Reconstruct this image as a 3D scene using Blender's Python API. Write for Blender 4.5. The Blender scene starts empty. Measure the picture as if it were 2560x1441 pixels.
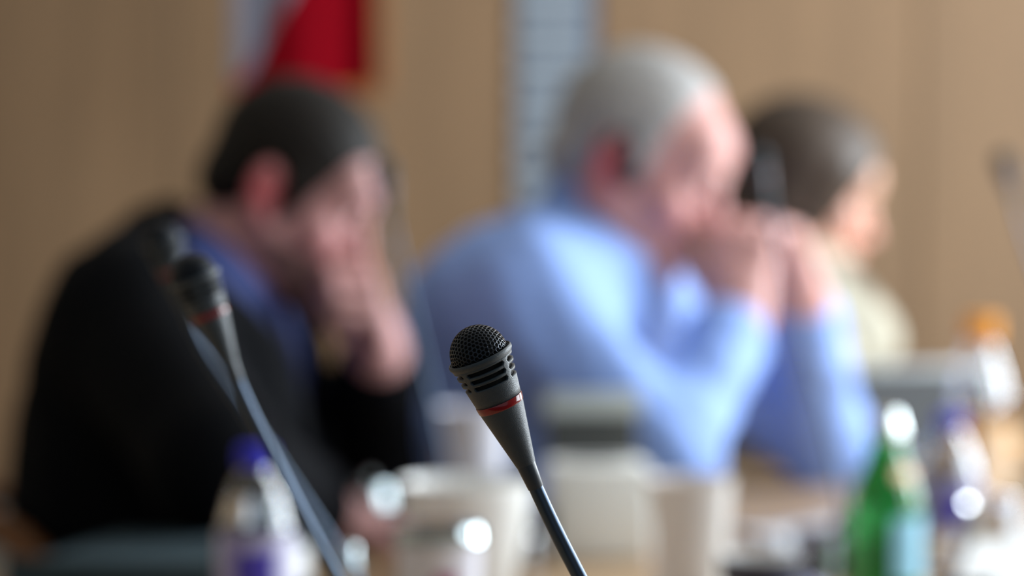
import bpy, bmesh, math, random
import numpy as np
from mathutils import Vector, Matrix

random.seed(4)
sc = bpy.context.scene
COL = sc.collection

# ------------------------------------------------------------------ camera, world, light, exposure
F_PX = 7000.0                      # focal length in pixels of the 2560 x 1441 frame
CAM = np.array([0.0, 0.0, 1.10])   # seated eye level, 0.36 m above the table top
PITCH = math.atan(250.0 / F_PX)    # horizon lies 250 px above the centre
cd = bpy.data.cameras.new('camera')
cam = bpy.data.objects.new('camera', cd); COL.objects.link(cam)
cd.sensor_width = 36.0
cd.lens = 36.0 * F_PX / 2560.0
cd.clip_start = 0.05
cam.location = CAM
cam.rotation_euler = (math.pi / 2 - PITCH, 0, 0)
cd.dof.use_dof = True
cd.dof.focus_distance = 0.992
cd.dof.aperture_fstop = (cd.lens / 1000.0) / 0.0195
cd.dof.aperture_blades = 0
sc.camera = cam

w = bpy.data.worlds.new('world'); sc.world = w; w.use_nodes = True
w.node_tree.nodes['Background'].inputs[0].default_value = (0.72, 0.87, 1.0, 1)
w.node_tree.nodes['Background'].inputs[1].default_value = 0.40


def area(name, loc, rot, sx, sy, power, col):
    l = bpy.data.lights.new(name, 'AREA'); l.shape = 'RECTANGLE'
    l.size = sx; l.size_y = sy; l.energy = power; l.color = col
    o = bpy.data.objects.new(name, l); COL.objects.link(o)
    o.location = loc; o.rotation_euler = rot
    return o


# daylight entering by the tall window in the right-hand wall
area('window_daylight', (2.66, 1.75, 1.72), (0, math.radians(90), 0), 1.5, 1.3, 75, (0.84, 0.93, 1.0))
# daylight entering by the second window, further along the same wall
area('window_daylight_far', (2.66, 3.75, 1.72), (0, math.radians(90), 0), 1.5, 1.3, 230, (0.84, 0.93, 1.0))

vs = sc.view_settings
vs.view_transform = 'Standard'; vs.look = 'None'; vs.gamma = 1.0; vs.use_curve_mapping = False
vs.exposure = -0.40
sc.cycles.use_denoising = True
sc.cycles.sample_clamp_indirect = 0.0
sc.cycles.max_bounces = 10
sc.cycles.transmission_bounces = 10
sc.cycles.caustics_refractive = True

# ------------------------------------------------------------------ helpers
_fw = np.array([0, math.cos(PITCH), -math.sin(PITCH)])
_up = np.array([0, math.sin(PITCH), math.cos(PITCH)])
_rt = np.array([1.0, 0, 0])
TABLE = 0.74


def P(px, py, d):
    """world point at depth d (metres along the view axis) seen at a photo pixel"""
    return CAM + d * (_fw + _rt * (px - 1280) / F_PX + _up * (720.5 - py) / F_PX)


def onz(px, d, z=TABLE):
    """point on a horizontal level z at depth d under the photo column px"""
    t = (z - CAM[2]) / d
    v = (t - _fw[2]) / _up[2]
    return CAM + d * (_fw + _rt * (px - 1280) / F_PX + _up * v)


def lin(c):
    return tuple(((x / 255.0) / 12.92 if x / 255.0 <= 0.04045 else ((x / 255.0 + 0.055) / 1.055) ** 2.4) for x in c)


def mat(name, col, rough=0.6, metal=0.0, var=0.0, scale=20.0, bump=0.0, bscale=None, trans=0.0, ior=1.45,
        spec=0.5, stretch=None, col2=None, sheen=0.0, coat=0.0):
    m = bpy.data.materials.new(name); m.use_nodes = True
    nt = m.node_tree; b = nt.nodes['Principled BSDF']
    c = lin(col)
    b.inputs['Base Color'].default_value = (*c, 1)
    b.inputs['Roughness'].default_value = rough
    b.inputs['Metallic'].default_value = metal
    b.inputs['IOR'].default_value = ior
    b.inputs['Specular IOR Level'].default_value = spec
    if trans: b.inputs['Transmission Weight'].default_value = trans
    if sheen: b.inputs['Sheen Weight'].default_value = sheen
    if coat: b.inputs['Coat Weight'].default_value = coat
    if var or col2 or bump:
        tc = nt.nodes.new('ShaderNodeTexCoord'); mp = nt.nodes.new('ShaderNodeMapping')
        nt.links.new(tc.outputs['Object'], mp.inputs[0])
        if stretch: mp.inputs['Scale'].default_value = stretch
    if var or col2:
        n = nt.nodes.new('ShaderNodeTexNoise'); n.inputs['Scale'].default_value = scale
        n.inputs['Detail'].default_value = 5
        nt.links.new(mp.outputs[0], n.inputs['Vector'])
        r = nt.nodes.new('ShaderNodeValToRGB')
        r.color_ramp.elements[0].position = 0.35; r.color_ramp.elements[1].position = 0.65
        if col2:
            a, z = c, lin(col2)
        else:
            a = tuple(max(0, x * (1 - var)) for x in c); z = tuple(min(1, x * (1 + var)) for x in c)
        r.color_ramp.elements[0].color = (*a, 1); r.color_ramp.elements[1].color = (*z, 1)
        nt.links.new(n.outputs['Fac'], r.inputs[0]); nt.links.new(r.outputs[0], b.inputs['Base Color'])
    if bump:
        n2 = nt.nodes.new('ShaderNodeTexNoise'); n2.inputs['Scale'].default_value = bscale or scale
        n2.inputs['Detail'].default_value = 3
        nt.links.new(mp.outputs[0], n2.inputs['Vector'])
        bp = nt.nodes.new('ShaderNodeBump'); bp.inputs['Strength'].default_value = bump
        bp.inputs['Distance'].default_value = 0.002
        nt.links.new(n2.outputs['Fac'], bp.inputs['Height']); nt.links.new(bp.outputs[0], b.inputs['Normal'])
    return m


def link(name, me, m, parent=None, smooth=True, angle=None):
    o = bpy.data.objects.new(name, me); COL.objects.link(o)
    if m and not me.materials: me.materials.append(m)
    if smooth:
        me.shade_smooth()
        if angle is not None:
            try: me.set_sharp_from_angle(angle=math.radians(angle))
            except Exception: pass
    if parent: o.parent = parent
    return o


def mesh(name, verts, faces, m, parent=None, smooth=True, angle=35, off=None):
    me = bpy.data.meshes.new(name)
    v = np.asarray(verts, float)
    if off is not None: v = v - np.asarray(off)
    me.from_pydata([tuple(x) for x in v], [], [tuple(int(i) for i in f) for f in faces]); me.update()
    return link(name, me, m, parent, smooth, angle)


def empty(name, loc, rz=0.0):
    o = bpy.data.objects.new(name, None); COL.objects.link(o)
    o.empty_display_size = 0.05
    o.location = tuple(float(x) for x in loc); o.rotation_euler = (0, 0, rz)
    return o


def tag(o, label, cat, group=None):
    o['label'] = label; o['category'] = cat
    if group: o['group'] = group
    return o


def structure(o):
    o['kind'] = 'structure'
    return o


def lathe(name, prof, m, parent=None, seg=40, loc=None, angle=40, wob=None):
    vs_, fs = [], []
    n = len(prof)
    idx = []
    for (r, z) in prof:
        if r < 1e-6:
            idx.append([len(vs_)] * seg); vs_.append((0, 0, z))
        else:
            ring = []
            for k in range(seg):
                a = 2 * math.pi * k / seg
                rr = r * (wob(a, z) if wob else 1)
                ring.append(len(vs_)); vs_.append((rr * math.cos(a), rr * math.sin(a), z))
            idx.append(ring)
    for i in range(n - 1):
        for k in range(seg):
            q = [idx[i][k], idx[i][(k + 1) % seg], idx[i + 1][(k + 1) % seg], idx[i + 1][k]]
            q2 = []
            for x in q:
                if x not in q2: q2.append(x)
            if len(q2) > 2: fs.append(q2)
    o = mesh(name, vs_, fs, m, parent, True, angle)
    if loc is not None: o.location = loc
    return o


def box(name, size, m, parent=None, loc=(0, 0, 0), rot=(0, 0, 0), bev=0.0, seg=2):
    bm = bmesh.new(); bmesh.ops.create_cube(bm, size=1.0)
    bmesh.ops.scale(bm, vec=size, verts=bm.verts)
    if bev: bmesh.ops.bevel(bm, geom=bm.edges[:], offset=bev, segments=seg, profile=0.5, affect='EDGES')
    me = bpy.data.meshes.new(name); bm.to_mesh(me); bm.free()
    o = link(name, me, m, parent, bool(bev), 40)
    o.location = loc; o.rotation_euler = rot
    return o


def prism(name, pts, z0, z1, m, parent=None, bev=0.0):
    bm = bmesh.new()
    vsx = [bm.verts.new((x, y, z0)) for x, y in pts]
    f = bm.faces.new(vsx)
    r = bmesh.ops.extrude_face_region(bm, geom=[f])
    for v in r['geom']:
        if isinstance(v, bmesh.types.BMVert): v.co.z = z1
    bmesh.ops.recalc_face_normals(bm, faces=bm.faces)
    if bev:
        bmesh.ops.bevel(bm, geom=[e for e in bm.edges if abs(e.verts[0].co.z - e.verts[1].co.z) < 1e-6],
                        offset=bev, segments=3, profile=0.5, affect='EDGES')
    me = bpy.data.meshes.new(name); bm.to_mesh(me); bm.free()
    return link(name, me, m, parent, True, 35)


def tube(name, pts, rad, m, parent=None, seg=12, caps=True, off=None):
    pts = [np.array(p, float) for p in pts]
    n = len(pts)
    rad = rad if hasattr(rad, '__len__') else [rad] * n
    vs_, fs = [], []
    nrm = None
    for i in range(n):
        t = pts[min(i + 1, n - 1)] - pts[max(i - 1, 0)]; t = t / np.linalg.norm(t)
        if nrm is None:
            a = np.array([0, 0, 1.0]) if abs(t[2]) < 0.9 else np.array([1.0, 0, 0])
            nrm = np.cross(t, a)
        nrm = nrm - t * np.dot(nrm, t); nrm /= np.linalg.norm(nrm)
        b = np.cross(t, nrm)
        for k in range(seg):
            an = 2 * math.pi * k / seg
            vs_.append(pts[i] + rad[i] * (math.cos(an) * nrm + math.sin(an) * b))
    for i in range(n - 1):
        for k in range(seg):
            fs.append((i * seg + k, i * seg + (k + 1) % seg, (i + 1) * seg + (k + 1) % seg, (i + 1) * seg + k))
    if caps:
        fs.append(tuple(reversed(range(seg)))); fs.append(tuple((n - 1) * seg + k for k in range(seg)))
    return mesh(name, vs_, fs, m, parent, True, 50, off)


def bez(p0, p1, p2, p3, n=16):
    out = []
    for i in range(n + 1):
        t = i / n
        out.append((1 - t) ** 3 * np.array(p0) + 3 * t * (1 - t) ** 2 * np.array(p1) + 3 * t * t * (1 - t) * np.array(p2) + t ** 3 * np.array(p3))
    return out


# ------------------------------------------------------------------ implicit surfaces (bodies, clothes, hair)
class Field:
    def __init__(s, lo, hi, h):
        s.lo = np.array(lo, float); s.h = h
        s.n = np.ceil((np.array(hi) - s.lo) / h).astype(int) + 1
        s.D = np.full(s.n, 0.3, np.float32)

    def _win(s, lo, hi):
        a = np.clip(np.floor((np.array(lo) - s.lo) / s.h).astype(int), 0, s.n - 1)
        b = np.clip(np.ceil((np.array(hi) - s.lo) / s.h).astype(int) + 1, 1, s.n)
        if np.any(b <= a): return None
        sl = tuple(slice(a[i], b[i]) for i in range(3))
        ax = [(s.lo[i] + s.h * np.arange(a[i], b[i])).astype(np.float32) for i in range(3)]
        X, Y, Z = np.meshgrid(*ax, indexing='ij')
        return sl, X, Y, Z

    def _mix(s, sl, d, k, op):
        D = s.D[sl]
        if op == 'sub':
            d = -d
            if k > 0:
                hh = np.clip(0.5 - 0.5 * (d - D) / k * -1 * -1, 0, 1)
                hh = np.clip(0.5 + 0.5 * (d - D) / k, 0, 1)
                s.D[sl] = D * (1 - hh) + d * hh + k * hh * (1 - hh)
            else:
                s.D[sl] = np.maximum(D, d)
            return
        if op == 'and':
            s.D[sl] = np.maximum(D, d); return
        if k > 0:
            hh = np.clip(0.5 + 0.5 * (D - d) / k, 0, 1)
            s.D[sl] = D * (1 - hh) + d * hh - k * hh * (1 - hh)
        else:
            s.D[sl] = np.minimum(D, d)

    def cone(s, a, b, ra, rb, k=0.02, op='add'):
        a = np.array(a, float); b = np.array(b, float)
        m = max(ra, rb) + max(k, 0.0) + 3 * s.h
        wn = s._win(np.minimum(a, b) - m, np.maximum(a, b) + m)
        if wn is None: return
        sl, X, Y, Z = wn
        ab = b - a; L = max(float(ab @ ab), 1e-9)
        t = np.clip(((X - a[0]) * ab[0] + (Y - a[1]) * ab[1] + (Z - a[2]) * ab[2]) / L, 0, 1)
        d = np.sqrt((X - a[0] - t * ab[0]) ** 2 + (Y - a[1] - t * ab[1]) ** 2 + (Z - a[2] - t * ab[2]) ** 2) - (ra + t * (rb - ra))
        s._mix(sl, d, k, op)

    def ball(s, c, r, k=0.02, op='add'):
        s.cone(c, np.array(c) + 1e-5, r, r, k, op)

    def ell(s, c, r, R, k=0.02, op='add'):
        """ellipsoid: centre c, radii r along the columns of R"""
        c = np.array(c, float); r = np.array(r, float); R = np.array(R, float)
        m = max(r) + k + 3 * s.h
        wn = s._win(c - m, c + m)
        if wn is None: return
        sl, X, Y, Z = wn
        x, y, z = X - c[0], Y - c[1], Z - c[2]
        q = [x * R[0, i] + y * R[1, i] + z * R[2, i] for i in range(3)]
        k0 = np.sqrt(sum((q[i] / r[i]) ** 2 for i in range(3))) + 1e-6
        k1 = np.sqrt(sum((q[i] / r[i] ** 2) ** 2 for i in range(3))) + 1e-6
        s._mix(sl, k0 * (k0 - 1) / k1, k, op)

    def half(s, p, n, op='sub', k=0.0):
        """remove everything on the n side of the plane through p"""
        p = np.array(p); n = np.array(n, float); n /= np.linalg.norm(n)
        ax = [(s.lo[i] + s.h * np.arange(s.n[i])).astype(np.float32) for i in range(3)]
        d = (ax[0] - p[0])[:, None, None] * n[0] + (ax[1] - p[1])[None, :, None] * n[1] + (ax[2] - p[2])[None, None, :] * n[2]
        sl = (slice(None),) * 3
        s._mix(sl, -d, k, 'sub')

    def axes(s):
        ax = [(s.lo[i] + s.h * np.arange(s.n[i])).astype(np.float32) for i in range(3)]
        return ax[0][:, None, None], ax[1][None, :, None], ax[2][None, None, :]

    def strands(s, o, R, amp, f):
        """combed grooves running from the brow to the nape"""
        X, Y, Z = s.axes()
        q = [(X - o[0]) * R[0, i] + (Y - o[1]) * R[1, i] + (Z - o[2]) * R[2, i] for i in range(3)]
        an = np.arctan2(q[1], q[2] + 0.03) * 0.08
        s.D += amp * np.sin(f * an + 2.2 * np.sin(q[0] * 38) + 1.1 * np.sin(q[0] * 90 + an * 160))
        s.D += amp * 0.6 * np.sin(f * 2.1 * an + 3.0 * np.sin(q[0] * 55 + 1))

    def ripple(s, amp, f, ph=0.0):
        ax = [(s.lo[i] + s.h * np.arange(s.n[i])).astype(np.float32) for i in range(3)]
        X, Y, Z = ax[0][:, None, None], ax[1][None, :, None], ax[2][None, None, :]
        s.D += amp * (np.sin(f * (X + 0.7 * Z) + ph + 1.3 * np.sin(f * 0.6 * Y)) * np.sin(f * 0.8 * (Y - 0.5 * Z) + 2 * ph + np.sin(f * 0.5 * X)))

    def surface(s):
        D = s.D.copy()
        D[0] = D[-1] = 1; D[:, 0] = D[:, -1] = 1; D[:, :, 0] = D[:, :, -1] = 1
        n = np.array(D.shape)
        S = D < 0
        cnt = np.zeros(n - 1, np.int8)
        for dx in (0, 1):
            for dy in (0, 1):
                for dz in (0, 1):
                    cnt += S[dx:n[0] - 1 + dx, dy:n[1] - 1 + dy, dz:n[2] - 1 + dz]
        cells = np.argwhere((cnt > 0) & (cnt < 8))
        vid = np.full(n - 1, -1, np.int64)
        vid[tuple(cells.T)] = np.arange(len(cells))
        acc = np.zeros((len(cells), 3)); num = np.zeros(len(cells))
        corners = [(i, j, k) for i in (0, 1) for j in (0, 1) for k in (0, 1)]
        for a in corners:
            for ax in range(3):
                if a[ax]: continue
                b = list(a); b[ax] = 1
                ca = cells + np.array(a); cb = cells + np.array(b)
                da = D[tuple(ca.T)].astype(float); db = D[tuple(cb.T)].astype(float)
                m = (da < 0) != (db < 0)
                t = np.where(m, da / np.where(m, da - db, 1), 0)
                p = np.array(a, float)[None, :] + np.zeros((len(cells), 3)); p[:, ax] += t
                acc[m] += p[m]; num[m] += 1
        verts = s.lo + s.h * (cells + acc / num[:, None])
        quads = []
        for ax in range(3):
            o1, o2 = [(1, 2), (2, 0), (0, 1)][ax]
            A = np.take(S, np.arange(n[ax] - 1), ax); B = np.take(S, np.arange(1, n[ax]), ax)
            e = np.argwhere(A != B)
            sgn = A[tuple(e.T)]
            ok = (e[:, o1] > 0) & (e[:, o2] > 0) & (e[:, o1] < n[o1] - 1) & (e[:, o2] < n[o2] - 1)
            e = e[ok]; sgn = sgn[ok]
            q = []
            for (u, v) in ((1, 1), (0, 1), (0, 0), (1, 0)):
                c = e.copy(); c[:, o1] -= u; c[:, o2] -= v
                q.append(vid[tuple(c.T)])
            q = np.stack(q, 1)
            q[~sgn] = q[~sgn][:, ::-1]
            quads.append(q)
        return verts, np.concatenate(quads)

    def build(s, name, m, parent, off):
        v, q = s.surface()
        me = bpy.data.meshes.new(name)
        v = (v - np.array(off)).astype(np.float32)
        me.vertices.add(len(v)); me.vertices.foreach_set('co', v.ravel())
        me.loops.add(q.size); me.loops.foreach_set('vertex_index', q.astype(np.int32).ravel())
        me.polygons.add(len(q)); me.polygons.foreach_set('loop_start', np.arange(0, q.size, 4, dtype=np.int32))
        me.update(calc_edges=True); me.validate()
        return link(name, me, m, parent, True, None)


def unit(v):
    v = np.array(v, float); return v / np.linalg.norm(v)


# ------------------------------------------------------------------ materials
M = {}
M['wall'] = mat('tan_wood_veneer', (133, 105, 77), 0.6, var=0.10, scale=2.2, stretch=(6, 1, 0.5))
M['wall_plain'] = mat('cream_plaster', (196, 184, 164), 0.8, var=0.03, scale=4)
M['ceil'] = mat('white_ceiling', (222, 220, 214), 0.9, var=0.02, scale=3)
M['floor'] = mat('grey_brown_carpet', (96, 84, 72), 0.95, var=0.2, scale=90, bump=0.3, bscale=400)
M['gap'] = mat('dark_joint', (70, 56, 44), 0.9, var=0.1)
M['board'] = mat('grey_blue_board', (138, 147, 156), 0.5, var=0.05, scale=5)
M['board_edge'] = mat('shaded_blue_edge', (74, 88, 112), 0.55, var=0.05, scale=5)  # shade of the right-hand side put into the colour; the joints share it
M['frame'] = mat('white_window_frame', (225, 226, 226), 0.4, var=0.02)
M['table'] = mat('honey_oak', (190, 158, 122), 0.38, var=0.14, scale=7, stretch=(1, 9, 1), coat=0.15)
M['table_edge'] = mat('oak_edge_band', (150, 112, 74), 0.45, var=0.12, scale=7)
M['steel'] = mat('brushed_steel', (190, 194, 198), 0.22, metal=1.0, var=0.04, scale=60)
M['chrome'] = mat('chrome', (176, 186, 188), 0.06, metal=1.0, var=0.01)
M['mic'] = mat('charcoal_plastic', (40, 54, 65), 0.40, var=0.06, scale=300, bump=0.22, bscale=3600, spec=0.6)
M['mic_smooth'] = mat('charcoal_smooth_plastic', (40, 52, 64), 0.33, var=0.03, scale=200)
M['grille'] = mat('black_lacquered_steel', (44, 49, 57), 0.2, metal=0.8, var=0.08, scale=500)
M['foam'] = mat('black_foam', (9, 9, 11), 0.9, var=0.2, scale=900)
M['ring'] = mat('red_translucent_plastic', (124, 6, 22), 0.16, var=0.12, scale=220, coat=0.5)
M['stem'] = mat('dark_blue_grey_lacquer', (66, 80, 98), 0.3, metal=0.8, var=0.03, scale=80)
M['stem_far'] = M['stem']
M['base'] = mat('dark_grey_unit_plastic', (44, 46, 50), 0.5, var=0.05, scale=120, bump=0.2, bscale=900)
M['button'] = mat('grey_button_plastic', (150, 154, 156), 0.4, var=0.03)

M['skin1'] = mat('skin_ruddy', (188, 142, 140), 0.5, var=0.07, scale=26, bump=0.15, bscale=500)
M['skin2'] = mat('skin_flushed', (200, 150, 144), 0.48, var=0.09, scale=24, bump=0.15, bscale=500)
M['skin3'] = mat('skin_warm', (206, 162, 140), 0.5, var=0.06, scale=26, bump=0.15, bscale=500)
for k in ('skin1', 'skin2', 'skin3'):
    bb = M[k].node_tree.nodes['Principled BSDF']
    nt = M[k].node_tree
    at = nt.nodes.new('ShaderNodeAttribute'); at.attribute_name = 'backlit_flush'
    mx = nt.nodes.new('ShaderNodeMixRGB'); mx.inputs[2].default_value = (*lin((196, 84, 92)), 1)
    src = bb.inputs['Base Color'].links[0].from_socket
    nt.links.new(at.outputs['Fac'], mx.inputs[0]); nt.links.new(src, mx.inputs[1]); nt.links.new(mx.outputs[0], bb.inputs['Base Color'])
    bb.inputs['Subsurface Weight'].default_value = 0.12
    bb.inputs['Subsurface Radius'].default_value = (0.012, 0.004, 0.002)
M['hair1'] = mat('dark_brown_hair', (22, 17, 14), 0.6, spec=0.25, var=0.3, scale=90, bump=0.6, bscale=240, stretch=(1, 1, 0.3))
M['hair2'] = mat('silver_grey_hair', (160, 158, 158), 0.5, var=0.18, scale=90, bump=0.6, bscale=240, stretch=(1, 1, 0.3))
M['hair3'] = mat('chestnut_hair', (58, 43, 31), 0.5, var=0.28, scale=80, bump=0.6, bscale=220, stretch=(1, 1, 0.3))
M['beard1'] = mat('short_brown_stubble', (112, 80, 76), 0.75, var=0.25, scale=500, bump=0.5, bscale=900)
M['lips'] = mat('lip_pink', (176, 96, 96), 0.4, var=0.05)
M['eye'] = mat('eye_white', (226, 222, 216), 0.15, var=0.01)
M['iris'] = mat('iris_brown', (58, 44, 36), 0.1, var=0.05)
M['jacket'] = mat('black_wool', (4, 5, 9), 0.85, var=0.15, scale=200, bump=0.25, bscale=700, spec=0.1)
M['shirt1'] = mat('navy_blue_cotton', (42, 56, 110), 0.8, var=0.08, scale=90, bump=0.2, bscale=700)
M['shirt2'] = mat('sky_blue_cotton', (134, 164, 226), 0.75, var=0.05, scale=60, bump=0.25, bscale=600)
M['blouse'] = mat('grey_beige_print', (72, 68, 58), 0.8, scale=20, col2=(178, 172, 154), bump=0.2, bscale=600)
M['trouser'] = mat('charcoal_trousers', (34, 36, 42), 0.85, var=0.12, scale=200)
M['shoe'] = mat('black_shoe_leather', (20, 18, 18), 0.3, var=0.08)
M['black'] = mat('black_plastic', (18, 19, 21), 0.4, var=0.05)
M['chairwood'] = mat('bent_beech_brown', (128, 82, 44), 0.4, var=0.16, scale=14, stretch=(1, 1, 5))
M['chairtan'] = mat('bent_beech_tan', (158, 124, 88), 0.45, var=0.12, scale=14, stretch=(1, 1, 5))
M['pad'] = mat('pale_upholstery', (206, 198, 190), 0.9, var=0.06, scale=200, bump=0.3, bscale=800)
M['clear'] = mat('clear_plastic', (250, 252, 255), 0.03, trans=1.0, ior=1.38)
M['pet'] = mat('clear_bottle_plastic', (250, 252, 255), 0.03, trans=1.0, ior=1.57)
M['water'] = mat('still_water', (246, 250, 255), 0.0, trans=1.0, ior=1.33)
M['green'] = mat('green_glass', (52, 180, 84), 0.05, trans=0.7, ior=1.45)
M['bluecap'] = mat('blue_cap_plastic', (30, 34, 190), 0.4, var=0.03)
M['orangecap'] = mat('orange_cap_plastic', (238, 152, 22), 0.4, var=0.03)
M['juice'] = mat('orange_juice', (244, 160, 48), 0.25, var=0.05, scale=12)
M['lav'] = mat('lavender_label', (150, 146, 205), 0.5, scale=26, col2=(222, 222, 232), stretch=(1, 1, 0.45))
M['violet'] = mat('violet_print', (74, 62, 178), 0.5, var=0.05)
M['peach'] = mat('peach_label', (232, 214, 196), 0.5, scale=20, col2=(240, 190, 120))
M['paleblue'] = mat('pale_blue_label', (150, 206, 230), 0.45, var=0.06, scale=30)
M['silvercap'] = mat('silver_foil_cap', (222, 228, 226), 0.2, metal=0.85, var=0.03)
M['white'] = mat('white_glazed_ceramic', (238, 238, 236), 0.18, var=0.01)
M['paper'] = mat('white_paper', (236, 238, 240), 0.75, var=0.015, scale=8)
M['cup'] = mat('white_paper_cup', (236, 230, 228), 0.6, var=0.02, scale=10)
M['cuplav'] = mat('pale_lavender_paper', (232, 233, 246), 0.6, var=0.02, scale=10)
M['coffee'] = mat('black_coffee', (30, 24, 26), 0.08, var=0.02)
M['navy'] = mat('navy_plastic', (36, 42, 66), 0.4, var=0.05)
M['magenta'] = mat('magenta_print', (168, 36, 110), 0.5, var=0.06)
M['teal'] = mat('dark_teal_cloth', (34, 56, 66), 0.75, var=0.12, scale=120, bump=0.3, bscale=700)
M['grey'] = mat('silver_grey_shell', (158, 164, 166), 0.35, metal=0.3, var=0.03)
M['darkgrey'] = mat('dark_grey_panel', (66, 68, 66), 0.35, var=0.04)
M['palegrey'] = mat('pale_grey_green_plastic', (176, 184, 182), 0.45, var=0.03)
M['red'] = mat('red_flag_cloth', (120, 1, 16), 0.9, spec=0.08, var=0.06, scale=60, bump=0.15, bscale=800)
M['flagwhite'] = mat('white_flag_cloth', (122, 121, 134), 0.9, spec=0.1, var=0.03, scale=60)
M['fringe'] = mat('gold_fringe', (196, 132, 74), 0.6, var=0.2, scale=300)
M['brass'] = mat('brass_pole', (176, 140, 70), 0.25, metal=1.0, var=0.05)
M['box'] = mat('white_card', (236, 238, 236), 0.6, var=0.015, scale=8)

# ------------------------------------------------------------------ the room
YB = 5.6
floor = structure(box('floor', (6.6, 8.2, 0.1), M['floor'], loc=(-0.2, 1.7, -0.05)))
ceiling = structure(box('ceiling', (6.6, 8.2, 0.1), M['ceil'], loc=(-0.2, 1.7, 2.95)))
wall_back = structure(box('wall_back', (6.6, 0.1, 2.9), M['gap'], loc=(-0.2, YB + 0.09, 1.45)))
wall_left = structure(box('wall_left', (0.1, 8.2, 2.9), M['wall_plain'], loc=(-3.45, 1.7, 1.45)))


def X_at(px, y):
    return (px - 1280) / F_PX * y


# veneer panels of the back wall, with fine recessed joints
edges = [-3.4, -2.6, -1.75, X_at(432, YB), X_at(1290, YB), X_at(1490, YB), X_at(2300, YB), 1.75, 2.7]
for i in range(len(edges) - 1):
    if i == 4: continue
    a, b = edges[i], edges[i + 1]
    o = box('panel', (b - a - 0.004, 0.03, 2.78), M['wall'], wall_back, bev=0.003, seg=1)
    o.location = ((a + b) / 2 + 0.2, -0.055, 0.04)
# pilaster clad in narrow grey boards
pil = structure(box('trim_1', (X_at(1490, YB) - X_at(1290, YB) - 0.004, 0.05, 2.9), M['board_edge'], loc=(X_at(1390, YB), YB + 0.045, 1.45)))
pw = X_at(1468, YB) - X_at(1290, YB)
bh = 83 / F_PX * YB
k = 0; z = 0.0
while z < 2.9 - bh:
    o = box('board', (pw, 0.012, bh - 0.013), M['board'], pil, bev=0.002, seg=1)
    o.location = (X_at(1379, YB) - X_at(1390, YB), -0.031, z + bh / 2 - 1.45)
    z += bh
base_b = structure(box('baseboard_back', (6.1, 0.02, 0.09), M['chairwood'], loc=(-0.35, YB + 0.012, 0.045), bev=0.004))

# right-hand wall, opened for two windows (both outside the picture)
def wall_piece(name, y0, y1, z0, z1):
    return (y0, y1, z0, z1)
bm = bmesh.new()
def addbox(bm, lo, hi):
    r = bmesh.ops.create_cube(bm, size=1.0)
    for v in r['verts']:
        v.co = Vector([(lo[i] + hi[i]) / 2 + v.co[i] * (hi[i] - lo[i]) for i in range(3)])
wins = [(1.1, 2.4), (3.1, 4.4)]
for (a, b) in ((-2.4, 1.1), (2.4, 3.1), (4.4, 5.8)):
    addbox(bm, (2.7, a, 0), (2.8, b, 2.9))
for (a, b) in wins:
    addbox(bm, (2.7, a, 0), (2.8, b, 0.95)); addbox(bm, (2.7, a, 2.49), (2.8, b, 2.9))
me = bpy.data.meshes.new('wall_right'); bm.to_mesh(me); bm.free()
wall_right = structure(link('wall_right', me, M['wall_plain'], None, False))
for i, (a, b) in enumerate(wins):
    wr = empty('window_%d' % (i + 1), (2.75, (a + b) / 2, 0.95)); structure(wr)
    hw = (b - a) / 2
    for s in (-1, 1):
        box('jamb', (0.08, 0.05, 1.54), M['frame'], wr, (0, s * (hw - 0.025), 0.77), bev=0.004)
    for zz in (0.025, 1.515):
        box('rail', (0.08, 2 * hw - 0.1, 0.05), M['frame'], wr, (0, 0, zz), bev=0.004)
    box('mullion', (0.05, 0.04, 1.44), M['frame'], wr, (0, 0, 0.77), bev=0.004)
    for s in (-1, 1):
        box('pane', (0.006, hw - 0.075, 1.44), M['clear'], wr, (0.01, s * (hw / 2 - 0.0155), 0.77))

# ------------------------------------------------------------------ flag beside the pilaster
FY = 5.15
fl = empty('flag', (X_at(770, FY), FY, 0.0))
tag(fl, 'red flag with a white corner and gold fringe hanging on the back wall', 'flag')
fx0, fx1 = X_at(584, FY), X_at(944, FY)
fz0 = float(onz(900, FY, 0)[2]) if False else 1.1 + (470 - 212) / F_PX * FY
fz1 = 2.15
nu, nv = 150, 150
def flag_pt(u, v, dy=0.0):
    # gathered cloth: narrower at the top, soft vertical folds
    zz = fz1 + (fz0 - fz1) * v - 0.02 * (1 - u) * v
    wid = 0.96 + 0.04 * v
    xr = fx1 - 0.01 * (1 - v)
    xx = xr - (fx1 - fx0) * wid * (1 - u)
    yy = FY + 0.014 * math.sin(u * 9 + 0.6 * v) * (0.4 + 0.6 * v) + 0.004 * math.sin(u * 27 + 2) + dy
    return (xx - fl.location.x, yy - fl.location.y, zz)
def cloth(name, cond, m):
    vv, ff = [], []
    for j in range(nv + 1):
        for i in range(nu + 1):
            vv.append(flag_pt(i / nu, j / nv))
    for j in range(nv):
        for i in range(nu):
            if cond((i + .5) / nu, (j + .5) / nv):
                a = j * (nu + 1) + i
                ff.append((a, a + 1, a + nu + 2, a + nu + 1))
    used = sorted({i for f in ff for i in f}); mp = {o: n for n, o in enumerate(used)}
    o = mesh(name, [vv[i] for i in used], [tuple(mp[i] for i in f) for f in ff], m, fl, True, None)
    sm = o.modifiers.new('thickness', 'SOLIDIFY'); sm.thickness = 0.002
    return o
def is_white(u, v):
    # the white field reaches down the hoist side, its edge slants towards the fly
    px = 584 + 360 * u; py = 212 - (1 - v) * (fz1 - fz0) * F_PX / FY
    return px < 715 - py * 0.62 and py < 175
cloth('white_field', is_white, M['flagwhite'])
cloth('red_field', lambda u, v: not is_white(u, v), M['red'])
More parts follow.
